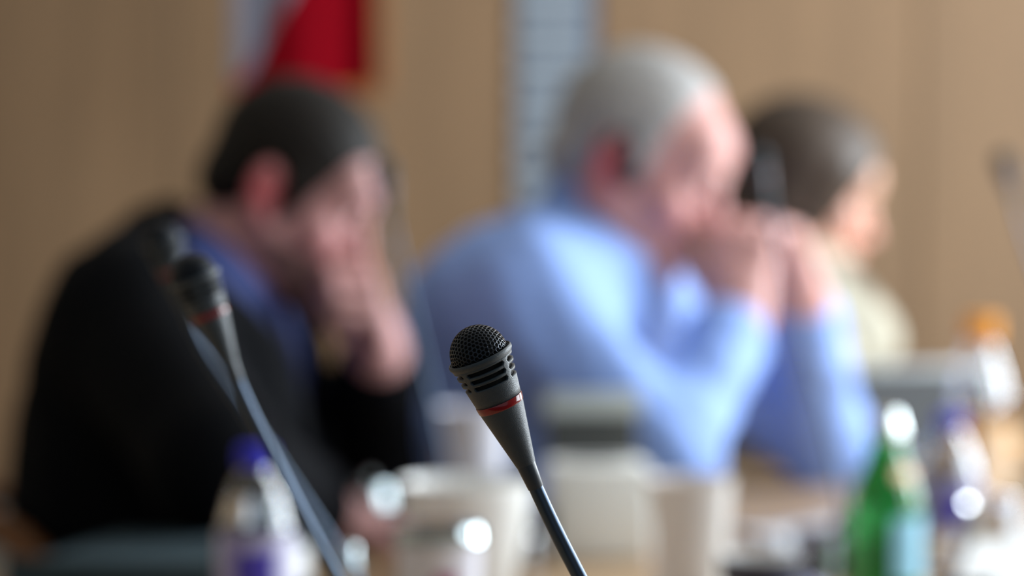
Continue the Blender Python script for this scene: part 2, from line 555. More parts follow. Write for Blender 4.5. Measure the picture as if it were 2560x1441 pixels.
# fringe: short gold threads along the fly and the lower edge
tv, tf = [], []
def thread(p, q, r=0.0016):
    p = np.array(p); q = np.array(q); b = len(tv)
    d = unit(q - p); a = unit(np.cross(d, [0.3, 0.2, 0.9])); c = np.cross(d, a)
    for e in (p, q):
        for an in (0, 2.1, 4.2): tv.append(e + r * (math.cos(an) * a + math.sin(an) * c))
    for i in range(3): tf.append((b + i, b + (i + 1) % 3, b + 3 + (i + 1) % 3, b + 3 + i))
for i in range(150):
    v = i / 149; p = flag_pt(1.0, v); thread(p, (p[0] + 0.022, p[1] + 0.004 * math.sin(i), p[2] - 0.012))
    u = i / 149; p = flag_pt(u, 1.0); thread(p, (p[0] + 0.004 * math.sin(i * 1.7), p[1], p[2] - 0.026))
fr = mesh('fringe', tv, tf, M['fringe'], fl); fr['kind'] = 'stuff'
xm = (fx0 + fx1) / 2 - fl.location.x + 0.04
tube('pole', [(xm - 0.03, 0.045, 0.04), (xm + 0.0, 0.045, 2.3)], 0.014, M['brass'], fl, 16)
lathe('finial', [(0, 0.10), (0.012, 0.085), (0.026, 0.05), (0.016, 0.015), (0.02, 0.0), (0, 0)], M['brass'], fl, 20, loc=(xm, 0.045, 2.3))
lathe('stand', [(0, 0), (0.17, 0), (0.17, 0.012), (0.05, 0.03), (0.022, 0.05), (0.02, 0.14), (0, 0.14)], M['brass'], fl, 32, loc=(xm - 0.03, 0.045, 0.0))

# ------------------------------------------------------------------ the conference table
tb = empty('conference_table', (0.6, 2.4, 0.0))
tag(tb, 'long honey-coloured wooden conference table the people sit at', 'table')
edge_pts = [(-1.95, 0.7), (-0.94, 2.0), (-0.33, 2.75), (-0.17, 2.97), (0.05, 3.2), (0.22, 3.5), (0.33, 3.8), (0.39, 3.98), (0.47, 4.07), (0.58, 4.1), (2.15, 4.1), (2.15, 0.7)]
top = prism('table_top', [(x - 0.6, y - 2.4) for x, y in edge_pts], TABLE - 0.03, TABLE, M['table'], tb, 0.004)
ap = [(x * 0.94 + 0.06, (y - 2.4) * 0.95 + 2.4) for x, y in edge_pts]
for (x, y) in ((-1.3, 1.0), (0.2, 2.9), (0.75, 3.85), (1.95, 3.85), (1.95, 1.0)):
    box('leg', (0.06, 0.06, TABLE - 0.03), M['steel'], tb, (x - 0.6, y - 2.4, (TABLE - 0.03) / 2), bev=0.006)

# ------------------------------------------------------------------ gooseneck microphones
U = 1.0 / 7000.0  # one photo pixel at one metre
def mic_meshes():
    out = {}
    def keep(nm, o):
        out[nm] = (o.data, None); bpy.data.objects.remove(o)
    # perforated dome: dual of a geodesic sphere, hexagonal holes
    R = 74 * U
    bm = bmesh.new(); bmesh.ops.create_icosphere(bm, subdivisions=4, radius=1.0)
    rot = Matrix.Rotation(0.35, 4, 'X') @ Matrix.Rotation(0.2, 4, 'Y')
    bmesh.ops.transform(bm, matrix=rot, verts=bm.verts)
    bm.verts.ensure_lookup_table(); bm.faces.ensure_lookup_table()
    fc = [np.array(f.calc_center_median()) for f in bm.faces]; fc = [c / np.linalg.norm(c) for c in fc]
    up6 = np.array([0, 0, 7 * U])
    vv, ff = [R * c + up6 for c in fc], []
    for v in bm.verts:
        n = np.array(v.co)
        if n[2] < -0.10: continue
        a = unit(np.cross(n, [0.11, 0.93, 0.3])); b = np.cross(n, a)
        fs = sorted([f.index for f in v.link_faces], key=lambda i: math.atan2(fc[i] @ b, fc[i] @ a))
        c = sum(fc[i] for i in fs) / len(fs)
        k0 = len(vv); m_ = len(fs)
        for i in fs: vv.append(R * unit(c + (fc[i] - c) * 0.70) + up6)
        for q in range(m_): ff.append((fs[q], fs[(q + 1) % m_], k0 + (q + 1) % m_, k0 + q))
    bm.free()
    used = sorted({i for f in ff for i in f}); mp = {o: n for n, o in enumerate(used)}
    o = mesh('grille', [vv[i] for i in used], [tuple(mp[i] for i in f) for f in ff], M['grille'], None, True, 60)
    keep('grille', o)
    o = lathe('foam', [(0, 71 * U)] + [(65 * U * math.sin(a), 6 * U + 65 * U * math.cos(a)) for a in np.linspace(0.15, 1.57, 10)] + [(60 * U, -80 * U), (0, -80 * U)], M['foam'], None, 32)
    keep('foam', o)
    # lip that seats the dome
    o = lathe('rim', [(75 * U, -6 * U), (75 * U, 2 * U), (76 * U, 3.5 * U), (77.5 * U, 3.5 * U), (78 * U, 1 * U), (79 * U, 1 * U), (79.5 * U, 5 * U), (82 * U, 5.5 * U), (84 * U, 2 * U), (84 * U, -4 * U), (81.5 * U, -8 * U), (79 * U, -13 * U), (74 * U, -13 * U), (75 * U, -6 * U)], M['mic'], None, 96, angle=50)
    keep('rim', o)
    # slotted shell
    seg = 240
    zs = [-12]; slots = [(-18.5, -31), (-38, -50.5), (-57.5, -70)]
    sub = 8
    for (a, b) in slots:
        zs += [a + (b - a) * q / sub for q in range(sub + 1)]
    zs += [-74, -90, -105, -121]
    def rad(z):
        return (79 + (60 - 79) * (-z - 12) / (121 - 12)) * U
    vv, ff = [], []
    for z in zs:
        for s in range(seg):
            a = 2 * math.pi * s / seg
            vv.append((rad(z) * math.cos(a), rad(z) * math.sin(a), z * U))
    for i in range(len(zs) - 1):
        zm = (zs[i] + zs[i + 1]) / 2
        lim = -1
        for (a, b) in slots:
            if b < zm < a:
                h = abs((zm - (a + b) / 2) / ((a - b) / 2))
                lim = 40.0 - 4.6 * (1 - math.sqrt(max(0, 1 - h * h)))
        for s in range(seg):
            ang = ((s + 0.5) * 360.0 / seg) % 90.0 - 45.0
            if lim > 0 and abs(ang) < lim: continue
            j = (s + 1) % seg
            ff.append((i * seg + s, (i + 1) * seg + s, (i + 1) * seg + j, i * seg + j))
    o = mesh('shell', vv, ff, M['mic'], None, True, 40)
    keep('shell', o)
    o = lathe('ring', [(58 * U, -119.5 * U), (61 * U, -119.5 * U), (61.6 * U, -121 * U), (60.0 * U, -136 * U), (59.2 * U, -138 * U), (54 * U, -138 * U)], M['ring'], None, 96, angle=50)
    keep('ring', o)
    o = lathe('cone', [(54 * U, -137 * U), (58.2 * U, -137 * U), (57.6 * U, -141 * U), (48.5 * U, -185 * U), (40 * U, -228 * U), (32 * U, -268 * U), (25.6 * U, -300 * U), (20 * U, -300 * U)], M['mic'], None, 96, angle=50)
    keep('cone', o)
    o = lathe('sleeve', [(18 * U, -299 * U), (25.0 * U, -299 * U), (24.6 * U, -302 * U), (20.5 * U, -364 * U), (19.6 * U, -366 * U), (12 * U, -366 * U)], M['mic_smooth'], None, 64, angle=50)
    keep('sleeve', o)
    return out
MM = mic_meshes()
NAMES = {'grille': 'mesh_grille', 'foam': 'foam_core', 'rim': 'rim', 'shell': 'slotted_shell', 'ring': 'red_ring', 'cone': 'tapered_body', 'sleeve': 'sleeve'}
# desk unit under each gooseneck
bu = box('desk_unit', (0.10, 0.11, 0.038), M['base'], bev=0.008); bu_me = bu.data; bpy.data.objects.remove(bu)
bt = box('talk_button', (0.034, 0.018, 0.006), M['button'], bev=0.002); bt_me = bt.data; bpy.data.objects.remove(bt)
soc = lathe('stem_socket', [(0, 0), (0.011, 0), (0.010, 0.012), (0.005, 0.018), (0, 0.018)], M['black'], None, 24); soc_me = soc.data; bpy.data.objects.remove(soc)


def mic(px, py, d, axis_px, toward, slope, back, label, spin=0.0):
    """px,py,d: centre of the rim; axis_px: direction of the head (pointing at the dome) in the picture"""
    hp = P(px, py, d)
    a2 = unit([axis_px[0], axis_px[1]])
    ax = math.cos(toward) * (_rt * a2[0] - _up * a2[1]) - math.sin(toward) * _fw
    ax = unit(ax)
    x = unit(np.cross(ax, _fw)); x = x
    y = np.cross(ax, x)
    Rm = Matrix(((x[0], y[0], ax[0]), (x[1], y[1], ax[1]), (x[2], y[2], ax[2])))
    # the stem runs on straight, at the slope seen in the photo, to its desk unit
    bx = hp[0] + slope * (hp[2] - TABLE - 0.05)
    base = np.array([bx, hp[1] + back - 0.03, TABLE])
    e = empty('gooseneck_microphone', base)
    tag(e, label, 'microphone', 'gooseneck microphones on the table')
    L = Matrix.Translation(Vector(hp - base)) @ Rm.to_4x4() @ Matrix.Rotation(spin, 4, 'Z')
    for k_, (me_, _) in MM.items():
        o = bpy.data.objects.new(NAMES[k_], me_); COL.objects.link(o); o.parent = e
        o.matrix_local = L
        if k_ in ('grille', 'shell'):
            s_ = o.modifiers.new('thickness', 'SOLIDIFY'); s_.thickness = 0.00035 if k_ == 'grille' else 0.0016; s_.offset = -1
    p0 = hp - ax * 360 * U - base
    p3 = np.array([0, 0.03, 0.05])
    st = unit(p0 - p3)
    pts = bez(p0 + ax * 0.004, p0 - ax * 0.02, p0 - st * 0.035 * 1.0, p0 - st * 0.06, 10)[:-1]
    pts += bez(p0 - st * 0.06, p0 - st * 0.10, p3 + unit(st + np.array([0, 0, 0.5])) * 0.05, p3, 24)
    tube('stem', pts, [19.0 * U] * len(pts), M['stem'], e, 20)
    o = bpy.data.objects.new('stem_socket', soc_me); COL.objects.link(o); o.parent = e; o.location = (0, 0.03, 0.037)
    o = bpy.data.objects.new('desk_unit', bu_me); COL.objects.link(o); o.parent = e; o.location = (0, 0, 0.0191)
    o2 = bpy.data.objects.new('talk_button', bt_me); COL.objects.link(o2); o2.parent = o; o2.location = (0, -0.03, 0.02)
    return e


mic(1200.5, 892, 1.0, (-0.387, -0.922), math.radians(10), 0.475, 0.04, 'sharp black microphone with red ring and honeycomb dome, nearest the camera', spin=math.radians(45))
mic(487, 695, 1.30, (-0.37, -0.93), math.radians(6), 0.455, 0.03, 'grey-stemmed microphone with dark red ring crossing the black jacket')
mic(408, 604, 1.62, (-0.32, -0.95), math.radians(6), 0.55, 0.03, 'dark microphone half hidden behind the grey-stemmed one, at the blue collar')
mic(958, 425, 2.60, (-0.16, -0.99), math.radians(2), 0.21, 0.0, 'dark microphone standing just in front of the bearded man\'s forehead')
mic(1893, 395, 2.62, (-0.25, -0.97), math.radians(2), 0.25, 0.0, 'grey microphone in front of the brown-haired woman\'s head')
mic(2510, 405, 3.0, (-0.28, -0.96), math.radians(2), 0.33, 0.0, 'dark microphone at the right edge against the bare wall')

# ------------------------------------------------------------------ people
def rot_frame(yaw, pitch, roll=0.0):
    """columns: forward, left, up. yaw: angle of the facing from +X towards +Y; pitch > 0 looks down"""
    f = np.array([math.cos(yaw) * math.cos(pitch), math.sin(yaw) * math.cos(pitch), -math.sin(pitch)])
    l = np.array([-math.sin(yaw), math.cos(yaw), 0.0])
    u = np.cross(f, l)
    l2 = l * math.cos(roll) + u * math.sin(roll); u2 = -l * math.sin(roll) + u * math.cos(roll)
    return np.stack([f, l2, u2], 1)


def head_sdf(F, o, R, s, male=True):
    g = lambda f, l, u: o + R @ (np.array([f, l, u]) * s)
    F.ell(g(-.008, 0, .040), np.array([.097, .076, .084]) * s, R, 0.02)
    F.ell(g(.028, 0, -.035), np.array([.062, .060, .074]) * s, R, 0.03 * s)
    F.cone(g(.075, -.03, .045), g(.075, .03, .045), .022 * s, .022 * s, 0.03 * s)
    for sd in (-1, 1):
        F.cone(g(.0, sd * .056, -.045), g(.056, sd * .016, -.100), .021 * s, .020 * s, 0.025 * s)
        F.ball(g(.062, sd * .044, -.026), .021 * s, 0.025 * s)
        F.cone(g(.082, sd * .042, .016), g(.092, sd * .010, .018), .009 * s, .010 * s, 0.012 * s)
    F.ball(g(.070, 0, -.104), .020 * s, 0.02 * s)
    for sd in (-1, 1):
        F.ball(g(.103, sd * .032, -.001), .0165 * s, 0.010 * s, 'sub')
    F.cone(g(.091, 0, .012), g(.112, 0, -.030), .0085 * s, .0115 * s, 0.010 * s)
    for sd in (-1, 1):
        F.ball(g(.099, sd * .012, -.037), .0088 * s, 0.007 * s)
    F.cone(g(.088, -.020, -.066), g(.096, 0, -.063), .0062 * s, .0075 * s, 0.006 * s)
    F.cone(g(.088, .020, -.066), g(.096, 0, -.063), .0062 * s, .0075 * s, 0.006 * s)
    F.cone(g(.086, -.016, -.078), g(.093, 0, -.079), .0066 * s, .0082 * s, 0.006 * s)
    F.cone(g(.086, .016, -.078), g(.093, 0, -.079), .0066 * s, .0082 * s, 0.006 * s)
    for sd in (-1, 1):
        # outer ear with a hollow
        F.ell(g(-.012, sd * .079, -.004), np.array([.019, .009, .033]) * s, R @ np.array(rot_frame(sd * -0.35, -0.18)), 0.008 * s)
        F.ball(g(-.004, sd * .091, -.002), .011 * s, 0.006 * s, 'sub')
        F.ball(g(-.008, sd * .078, -.031), .0085 * s, 0.008 * s)
    return g


def hand_sdf(F, wrist, dirv, palm, thumb_side, curls, s=1.0, spread=0.06, thumb=None, tcurl=0.5):
    """five separate fingers; curls: (knuckle, middle, tip) bend towards the palm side in radians, per finger or common"""
    d = unit(dirv); p = np.array(palm, float); p = unit(p - d * (p @ d)); lat = np.cross(d, p) * thumb_side  # towards the thumb
    offs = [0.030, 0.010, -0.011, -0.031]
    lens = [(.040, .025, .019), (.045, .029, .020), (.042, .027, .019), (.033, .020, .017)]
    kl = [.092, .095, .090, .082]
    for i in range(4):
        k = wrist + d * kl[i] * s + lat * offs[i] * s
        F.cone(wrist + lat * offs[i] * 0.55 * s + d * 0.012 * s, k, .016 * s, .0115 * s, 0.016 * s)
    F.cone(wrist - d * 0.03 * s, wrist + d * 0.03 * s, .027 * s, .024 * s, 0.03 * s)
    F.cone(wrist + d * 0.02 * s + lat * 0.016 * s + p * .006 * s, wrist + d * 0.05 * s + lat * 0.026 * s + p * .008 * s, .018 * s, .015 * s, 0.015 * s)
    for i in range(4):
        cs = curls[i] if hasattr(curls[0], '__len__') else curls
        k = wrist + d * kl[i] * s + lat * offs[i] * s
        a = 0.0
        for j in range(3):
            a += cs[j]
            sp = spread * (1.5 - i)
            v = unit((d * math.cos(a) + p * math.sin(a)) + lat * sp * math.cos(a))
            e = k + v * lens[i][j] * s
            r0 = (.0098, .0088, .0080)[j] * s; r1 = (.0088, .0080, .0070)[j] * s
            F.cone(k, e, r0, r1, 0.003)
            k = e
    # thumb leaves the side of the palm near its base
    k = wrist + d * .030 * s + lat * .030 * s + p * .008 * s
    tv = thumb if thumb is not None else unit(d * 0.75 + lat * 0.6 + p * 0.35)
    F.cone(wrist + d * .014 * s + lat * .015 * s, k, .015 * s, .0135 * s, 0.012 * s)
    e = k + unit(tv) * .036 * s; F.cone(k, e, .0125 * s, .0105 * s, 0.006 * s)
    v2 = unit(unit(tv) * math.cos(tcurl) + d * math.sin(tcurl) * 0.6 - lat * math.sin(tcurl) * 0.6 + p * 0.2 * math.sin(tcurl))
    F.cone(e, e + v2 * .028 * s, .0104 * s, .0084 * s, 0.003)
    # nails are left to relief of the fingertips


def torso_sdf(F, J, grow=0.0, k=0.05, wide=1.0):
    sn, sf = J['sh_n'], J['sh_f']
    L = unit(sf - sn); L = unit([L[0], L[1], 0])
    c = (sn + sf) / 2
    st = J['spine']  # chest, belly, pelvis centres
    rr = J['torso_r']
    F.cone(sn + L * 0.03, sf - L * 0.03, .058 + grow, .058 + grow, k)
    ww = [0.085 * wide, 0.075 * wide, 0.085 * wide]
    for i in range(3):
        F.cone(st[i] - L * ww[i], st[i] + L * ww[i], rr[i] + grow, rr[i] + grow, k)
    for i in range(2):
        for sd in (-1, 1):
            F.cone(st[i] + sd * L * ww[i] * 0.8, st[i + 1] + sd * L * ww[i + 1] * 0.8, rr[i] + grow, rr[i + 1] + grow, k)
    up = J['neck'] * 0.35 + c * 0.65
    F.cone(st[0], up, rr[0] * 0.95 + grow, .085 + grow, k)
    for s_ in (sn, sf):  # trapezius
        F.cone(J['neck'] - np.array([0, 0, .015]), s_ + (c - s_) * 0.25, .045 + grow, .05 + grow, k)


def person(name_label, J, skin, parts):
    """J: joints in world space"""
    pel = J['spine'][2]
    e = empty('person', (pel[0], pel[1], 0.0))
    tag(e, name_label, 'person')
    off = np.array([pel[0], pel[1], 0.0])
    allp = [J['head'], J['neck'], J['sh_n'], J['sh_f'], *J['spine'], J['el_n'], J['el_f'], J['wr_n'], J['wr_f'], *J['legs_n'], *J['legs_f']]
    lo = np.min(allp, 0) - 0.24; hi = np.max(allp, 0) + 0.24
    lo[2] = max(lo[2], -0.01)
    # ---- body, one continuous surface
    F = Field(lo, hi, 0.0038)
    R = rot_frame(*J['face']); s = J['hs']
    torso_sdf(F, J, -0.008, 0.05)
    for sd in ('n', 'f'):
        F.cone(J['sh_' + sd], J['el_' + sd], .047, .038, 0.04)
        F.cone(J['el_' + sd], J['wr_' + sd], .038, .026, 0.02)
        hp, kn, an = J['legs_' + sd]
        F.cone(hp, kn, .075, .052, 0.05); F.cone(kn, an, .05, .034, 0.02)
        F.cone(an, an + np.array([math.cos(J['face0']), math.sin(J['face0']), 0]) * 0.15 - np.array([0, 0, 0.035]), .034, .026, 0.02)
    nk = J['head'] + R @ (np.array([-.028, 0, -.055]) * s)
    F.cone(nk, J['neck'], .056 * s, .062, 0.03)
    g = head_sdf(F, J['head'], R, s)
    for sd in ('n', 'f'):
        H = J['hand_' + sd]
        hand_sdf(F, J['wr_' + sd], H['dir'], H['palm'], H['ts'], H['curl'], H.get('s', 1.0), H.get('spread', 0.05), H.get('thumb'))
    body = F.build('body', skin, e, off)
    vc = np.empty(len(body.data.vertices) * 3, np.float32); body.data.vertices.foreach_get('co', vc); vc = vc.reshape(-1, 3) + off
    fl_ = np.zeros(len(vc))
    for c_, sg_, am_ in ((g(-.012, -.080, -.006), .024, .95), (g(-.012, .080, -.006), .024, .95), (g(.11, 0, -.03), .016, .35), (g(.07, -.045, -.03), .025, .3), (g(.07, .045, -.03), .025, .3), (g(-.01, 0, -.09), .05, .25)):
        fl_ = np.maximum(fl_, am_ * np.exp(-((vc - c_) ** 2).sum(1) / (2 * (sg_ * s) ** 2)))
    at_ = body.data.attributes.new('backlit_flush', 'FLOAT', 'POINT'); at_.data.foreach_set('value', fl_.astype(np.float32))  # backlit red of the ears painted in, with a milder flush on the face
    # ---- eyes, brows, lips
    for sd in (-1, 1):
        c = g(.0795, sd * .032, .0)
        eo = lathe('eye', [(.0122 * s * math.sin(a), .0122 * s * math.cos(a)) if 0 < a < 3.14 else (0, .0122 * s * (1 if a < 1 else -1)) for a in np.linspace(0, math.pi, 13)], M['eye'], e, 20, loc=tuple(c - off))
        d = R[:, 0]; q = Vector(d).to_track_quat('Z', 'Y'); eo.rotation_euler = q.to_euler()
        lathe('iris', [(0, .0126 * s), (.004 * s, .0122 * s), (.0058 * s, .0110 * s)], M['iris'], eo, 16)
        # upper and lower lids: shells of the eye socket leaving a narrow downcast slit
        vv_, ff_ = [], []
        for part_, (u0, u1) in enumerate(((-8, 96), (-96, -34))):
            b0 = len(vv_)
            for i_ in range(9):
                el = math.radians(u0 + (u1 - u0) * i_ / 8)
                for j_ in range(13):
                    az = math.radians(-84 + 168 * j_ / 12)
                    q_ = np.array([math.cos(el) * math.cos(az), math.cos(el) * math.sin(az), math.sin(el)]) * .0134 * s
                    vv_.append(c + R @ q_ - off)
            for i_ in range(8):
                for j_ in range(12):
                    a_ = b0 + i_ * 13 + j_; ff_.append((a_, a_ + 1, a_ + 14, a_ + 13))
        ld = mesh('eyelid', vv_, ff_, skin, e, True, None)
        sl_ = ld.modifiers.new('thickness', 'SOLIDIFY'); sl_.thickness = 0.0008
        tube('eyebrow', [g(.083, sd * .050, .021) - off, g(.092, sd * .034, .0285) - off, g(.099, sd * .014, .023) - off], [.003, .0045, .004], parts['hair_m'], e, 8)
    tube('lips', [g(.0905, -.021, -.071) - off, g(.0995, -.008, -.0695) - off, g(.1005, 0, -.070) - off, g(.0995, .008, -.0695) - off, g(.0905, .021, -.071) - off], [.002, .004, .0045, .004, .002], M['lips'], e, 8)
    # ---- hair
    hl = J['head'] - 0.22; hh = J['head'] + 0.22
    Hf = Field(hl, hh, 0.003)
    parts['hair'](Hf, g, R, s)
    Hf.strands(J['head'], R, 0.0006, 820.0)
    Hf.build('hair', parts['hair_m'], e, off)
    if 'beard' in parts:
        Bf = Field(hl, hh, 0.003); parts['beard'](Bf, g, R, s); Bf.ripple(0.0008, 420.0)
        Bf.build('beard', parts['beard_m'], e, off)
    # ---- clothes
    for nm, fn, mm in parts['clothes']:
        C = Field(lo, hi, 0.004 if nm in ('collar', 'lapels') else 0.006); fn(C, J, g, R); C.build(nm, mm, e, off)
    T = Field(lo, hi, 0.008)
    for sd in ('n', 'f'):
        hp, kn, an = J['legs_' + sd]
        T.cone(hp, kn, .092, .068, 0.05); T.cone(kn, an + np.array([0, 0, .03]), .066, .055, 0.02)
    L = unit(J['sh_f'] - J['sh_n']); L = unit([L[0], L[1], 0])
    T.cone(pel - L * .09 - np.array([0, 0, .01]), pel + L * .09 - np.array([0, 0, .01]), J['torso_r'][2] + .008, J['torso_r'][2] + .008, 0.05)
    T.half(pel + np.array([0, 0, .07]), (0, 0, 1)); T.half((0, 0, .462), (0, 0, -1)) if False else None
    T.build('trousers', M['trouser'], e, off)
    for sd in ('n', 'f'):
        an = J['legs_' + sd][2]; fw = np.array([math.cos(J['face0']), math.sin(J['face0']), 0])
        Sf = Field(an - 0.26, an + 0.26, 0.006)
        a0 = np.array([an[0], an[1], 0.045]) - fw * 0.035
        Sf.cone(a0, a0 + fw * 0.12 - np.array([0, 0, 0.006]), .045, .04, 0.03)
        Sf.cone(a0 + fw * 0.12 - np.array([0, 0, .006]), a0 + fw * 0.21 - np.array([0, 0, .01]), .044, .034, 0.03)
        Sf.cone(a0 + fw * 0.02, an + np.array([0, 0, .02]), .045, .043, 0.03)
        Sf.half((0, 0, 0.001), (0, 0, -1))
        Sf.build('shoe', M['shoe'], e, off)
    return e, g, R


def legs(J, yaw, knee=0.42, spread=0.10, back=0.02):
    pel = J['spine'][2]; fw = np.array([math.cos(yaw), math.sin(yaw), 0]); lf = np.array([-math.sin(yaw), math.cos(yaw), 0])
    for sd, sg in (('n', -1), ('f', 1)):
        hp = pel + lf * sg * 0.085 + np.array([0, 0, -0.02])
        kn = pel + fw * knee + lf * sg * spread; kn[2] = 0.50
        an = kn + fw * back; an[2] = 0.085
        J['legs_' + sd] = [hp, kn, an]
    J['face0'] = yaw


# --- hair shapes
def hair_short(Hf, g, R, s):
    Hf.ell(g(-.010, 0, .043), np.array([.1035, .0825, .0915]) * s, R, 0.0)
    Hf.cone(g(-.07, -.03, -.02), g(-.07, .03, -.02), .035 * s, .035 * s, 0.03)
    for sd in (-1, 1):
        Hf.cone(g(.018, sd * .066, .015), g(.014, sd * .069, -.028), .014 * s, .008 * s, 0.02)
    # clear the face, ears and the nape
    Hf.ell(g(.092, 0, -.012), np.array([.062, .10, .083]) * s, R, 0.012, 'sub')
    for sd in (-1, 1):
        Hf.ell(g(-.010, sd * .085, -.006), np.array([.024, .022, .036]) * s, R, 0.006, 'sub')
    Hf.half(g(-.05, 0, -.055), -R[:, 2] - 0.25 * R[:, 0] * 0)
    Hf.half(g(.03, 0, -.03), unit(-R[:, 2] * 0.9 + R[:, 0] * 0.45))


def hair_receding(Hf, g, R, s):
    Hf.ell(g(-.012, 0, .042), np.array([.1005, .0795, .0885]) * s, R, 0.0)
    Hf.cone(g(-.07, -.03, -.02), g(-.07, .03, -.02), .033 * s, .033 * s, 0.03)
    for sd in (-1, 1):
        Hf.cone(g(.014, sd * .066, .015), g(.012, sd * .068, -.022), .012 * s, .007 * s, 0.02)
    Hf.ell(g(.100, 0, .010), np.array([.084, .105, .110]) * s, R, 0.012, 'sub')
    for sd in (-1, 1):
        Hf.ell(g(-.010, sd * .085, -.006), np.array([.024, .022, .036]) * s, R, 0.006, 'sub')
    Hf.half(g(-.05, 0, -.052), -R[:, 2])
    Hf.half(g(.03, 0, -.03), unit(-R[:, 2] * 0.9 + R[:, 0] * 0.45))


def hair_bob(Hf, g, R, s):
    Hf.ell(g(-.012, 0, .042), np.array([.116, .096, .103]) * s, R, 0.0)
    Hf.ell(g(-.035, 0, -.035), np.array([.082, .088, .085]) * s, R, 0.03)
    for sd in (-1, 1):
        Hf.cone(g(.030, sd * .070, .045), g(.016, sd * .074, -.035), .020 * s, .012 * s, 0.02)
    Hf.ell(g(.110, 0, -.022), np.array([.082, .092, .106]) * s, R, 0.012, 'sub')
    Hf.half(g(0, 0, -.088), -R[:, 2])


def beard_short(Bf, g, R, s):
    o = g(0, 0, 0)
    head_sdf(Bf, o, R, s)
    Bf.D -= 0.0022
    Bf.half(g(.0, 0, -.052), R[:, 2] * 0.995 + R[:, 0] * 0.03)      # above the jaw line
    Bf.half(g(.004, 0, 0), -R[:, 0])                                # behind the jaw
    Bf.cone(g(.09, -.017, -.0715), g(.09, .017, -.0715), .017 * s, .017 * s, 0.004, 'sub')   # round the mouth


def arm(C, J, sd, g0, g1, g2, k=0.04):
    C.cone(J['sh_' + sd], J['el_' + sd], g0, g1, k)
    cuff = J['el_' + sd] + (J['wr_' + sd] - J['el_' + sd]) * J.get('cuff', 0.9)
    C.cone(J['el_' + sd], cuff, g1, g2, 0.02)
    ax = unit(J['wr_' + sd] - J['el_' + sd])
    C.cone(cuff - ax * 0.03, cuff, g2 + .004, g2 + .005, 0.004)


def collar_ring(C, J, R, r=.066, h=.03, k=0.01):
    ax = unit(J['head'] + R @ np.array([-.028, 0, -.055]) - J['neck'])
    C.cone(J['neck'] - ax * 0.01, J['neck'] + ax * h, r + .006, r, k)


def cl_shirt(C, J, g, R):
    torso_sdf(C, J, 0.008, 0.05)
    for sd in ('n', 'f'): arm(C, J, sd, .064, .054, .043)
    collar_ring(C, J, R, .067, .045)
    C.ripple(0.0035, 42.0); C.ripple(0.0022, 85.0, 0.7)
    ax = unit(J['head'] + R @ np.array([-.028, 0, -.055]) - J['neck'])
    C.half(J['neck'] + ax * 0.2, ax)


def cl_shirt_plain(C, J, g, R):
    torso_sdf(C, J, 0.002, 0.05)
    for sd in ('n', 'f'): arm(C, J, sd, .054, .046, .034)
    collar_ring(C, J, R, .064, .010)
    C.ripple(0.002, 55.0)


def cl_jacket(C, J, g, R):
    torso_sdf(C, J, 0.020, 0.05, 1.05)
    ax = unit(J['head'] + R @ np.array([-.028, 0, -.055]) - J['neck'])
    fw = np.array([math.cos(J['face0']), math.sin(J['face0']), 0])
    C.cone(J['neck'] - ax * 0.03 - fw * .02, J['neck'] + ax * 0.004 - fw * .025, .078, .074, 0.02)
    C.ripple(0.004, 36.0); C.ripple(0.002, 80.0, 0.7)
    C.cone(J['neck'] + fw * 0.05 + np.array([0, 0, .03]), J['neck'] + fw * 0.06 + np.array([0, 0, .1]), .07, .08, 0.01, 'sub')
    lapel_cut(C, J, fw, 0.0)
    for sd, q in (('n', 1.0), ('f', 0.9)): arm(C, J, sd, .072 * q, .063 * q, .048 * q)


def wedge(C, J, fw):
    """signed distances to the lapel plane (+ in front) and to the edge of the V (+ outside)"""
    A, B = J['lapel']
    L = unit(J['sh_f'] - J['sh_n']); L = unit([L[0], L[1], 0])
    n = np.cross(B - A, L); n = unit(n if n @ fw > 0 else -n)
    X, Y, Z = C.axes()
    d1 = (X - A[0]) * n[0] + (Y - A[1]) * n[1] + (Z - A[2]) * n[2]
    c = J['spine'][0]
    lat = np.abs((X - c[0]) * L[0] + (Y - c[1]) * L[1])
    zw = J['spine'][1][2] - 0.02; zn = J['neck'][2]
    wv = 0.012 + 0.135 * np.clip((Z - zw) / (zn - zw), 0, 1.2)
    return d1, lat - wv, Z, zw


def lapel_cut(C, J, fw, grow):
    # open front: cut away forward of the lapel line, inside a V from the neck down to the waist
    d1, d2, Z, zw = wedge(C, J, fw)
    C.D = np.maximum(C.D, -np.maximum(-d1, d2).astype(np.float32))


def cl_lapels(C, J, g, R):
    torso_sdf(C, J, 0.027, 0.05, 1.05)
    fw = np.array([math.cos(J['face0']), math.sin(J['face0']), 0])
    d1, d2, Z, zw = wedge(C, J, fw)
    keep = np.maximum(np.maximum(-d1 - 0.0, -d2), d2 - 0.045)
    keep = np.maximum(keep, zw + 0.03 - Z)
    C.D = np.maximum(C.D, keep.astype(np.float32))
    I = Field(C.lo, C.lo + (C.n - 1) * C.h, C.h); torso_sdf(I, J, 0.017, 0.05, 1.05)
    C.D = np.maximum(C.D, -I.D[:C.n[0], :C.n[1], :C.n[2]])


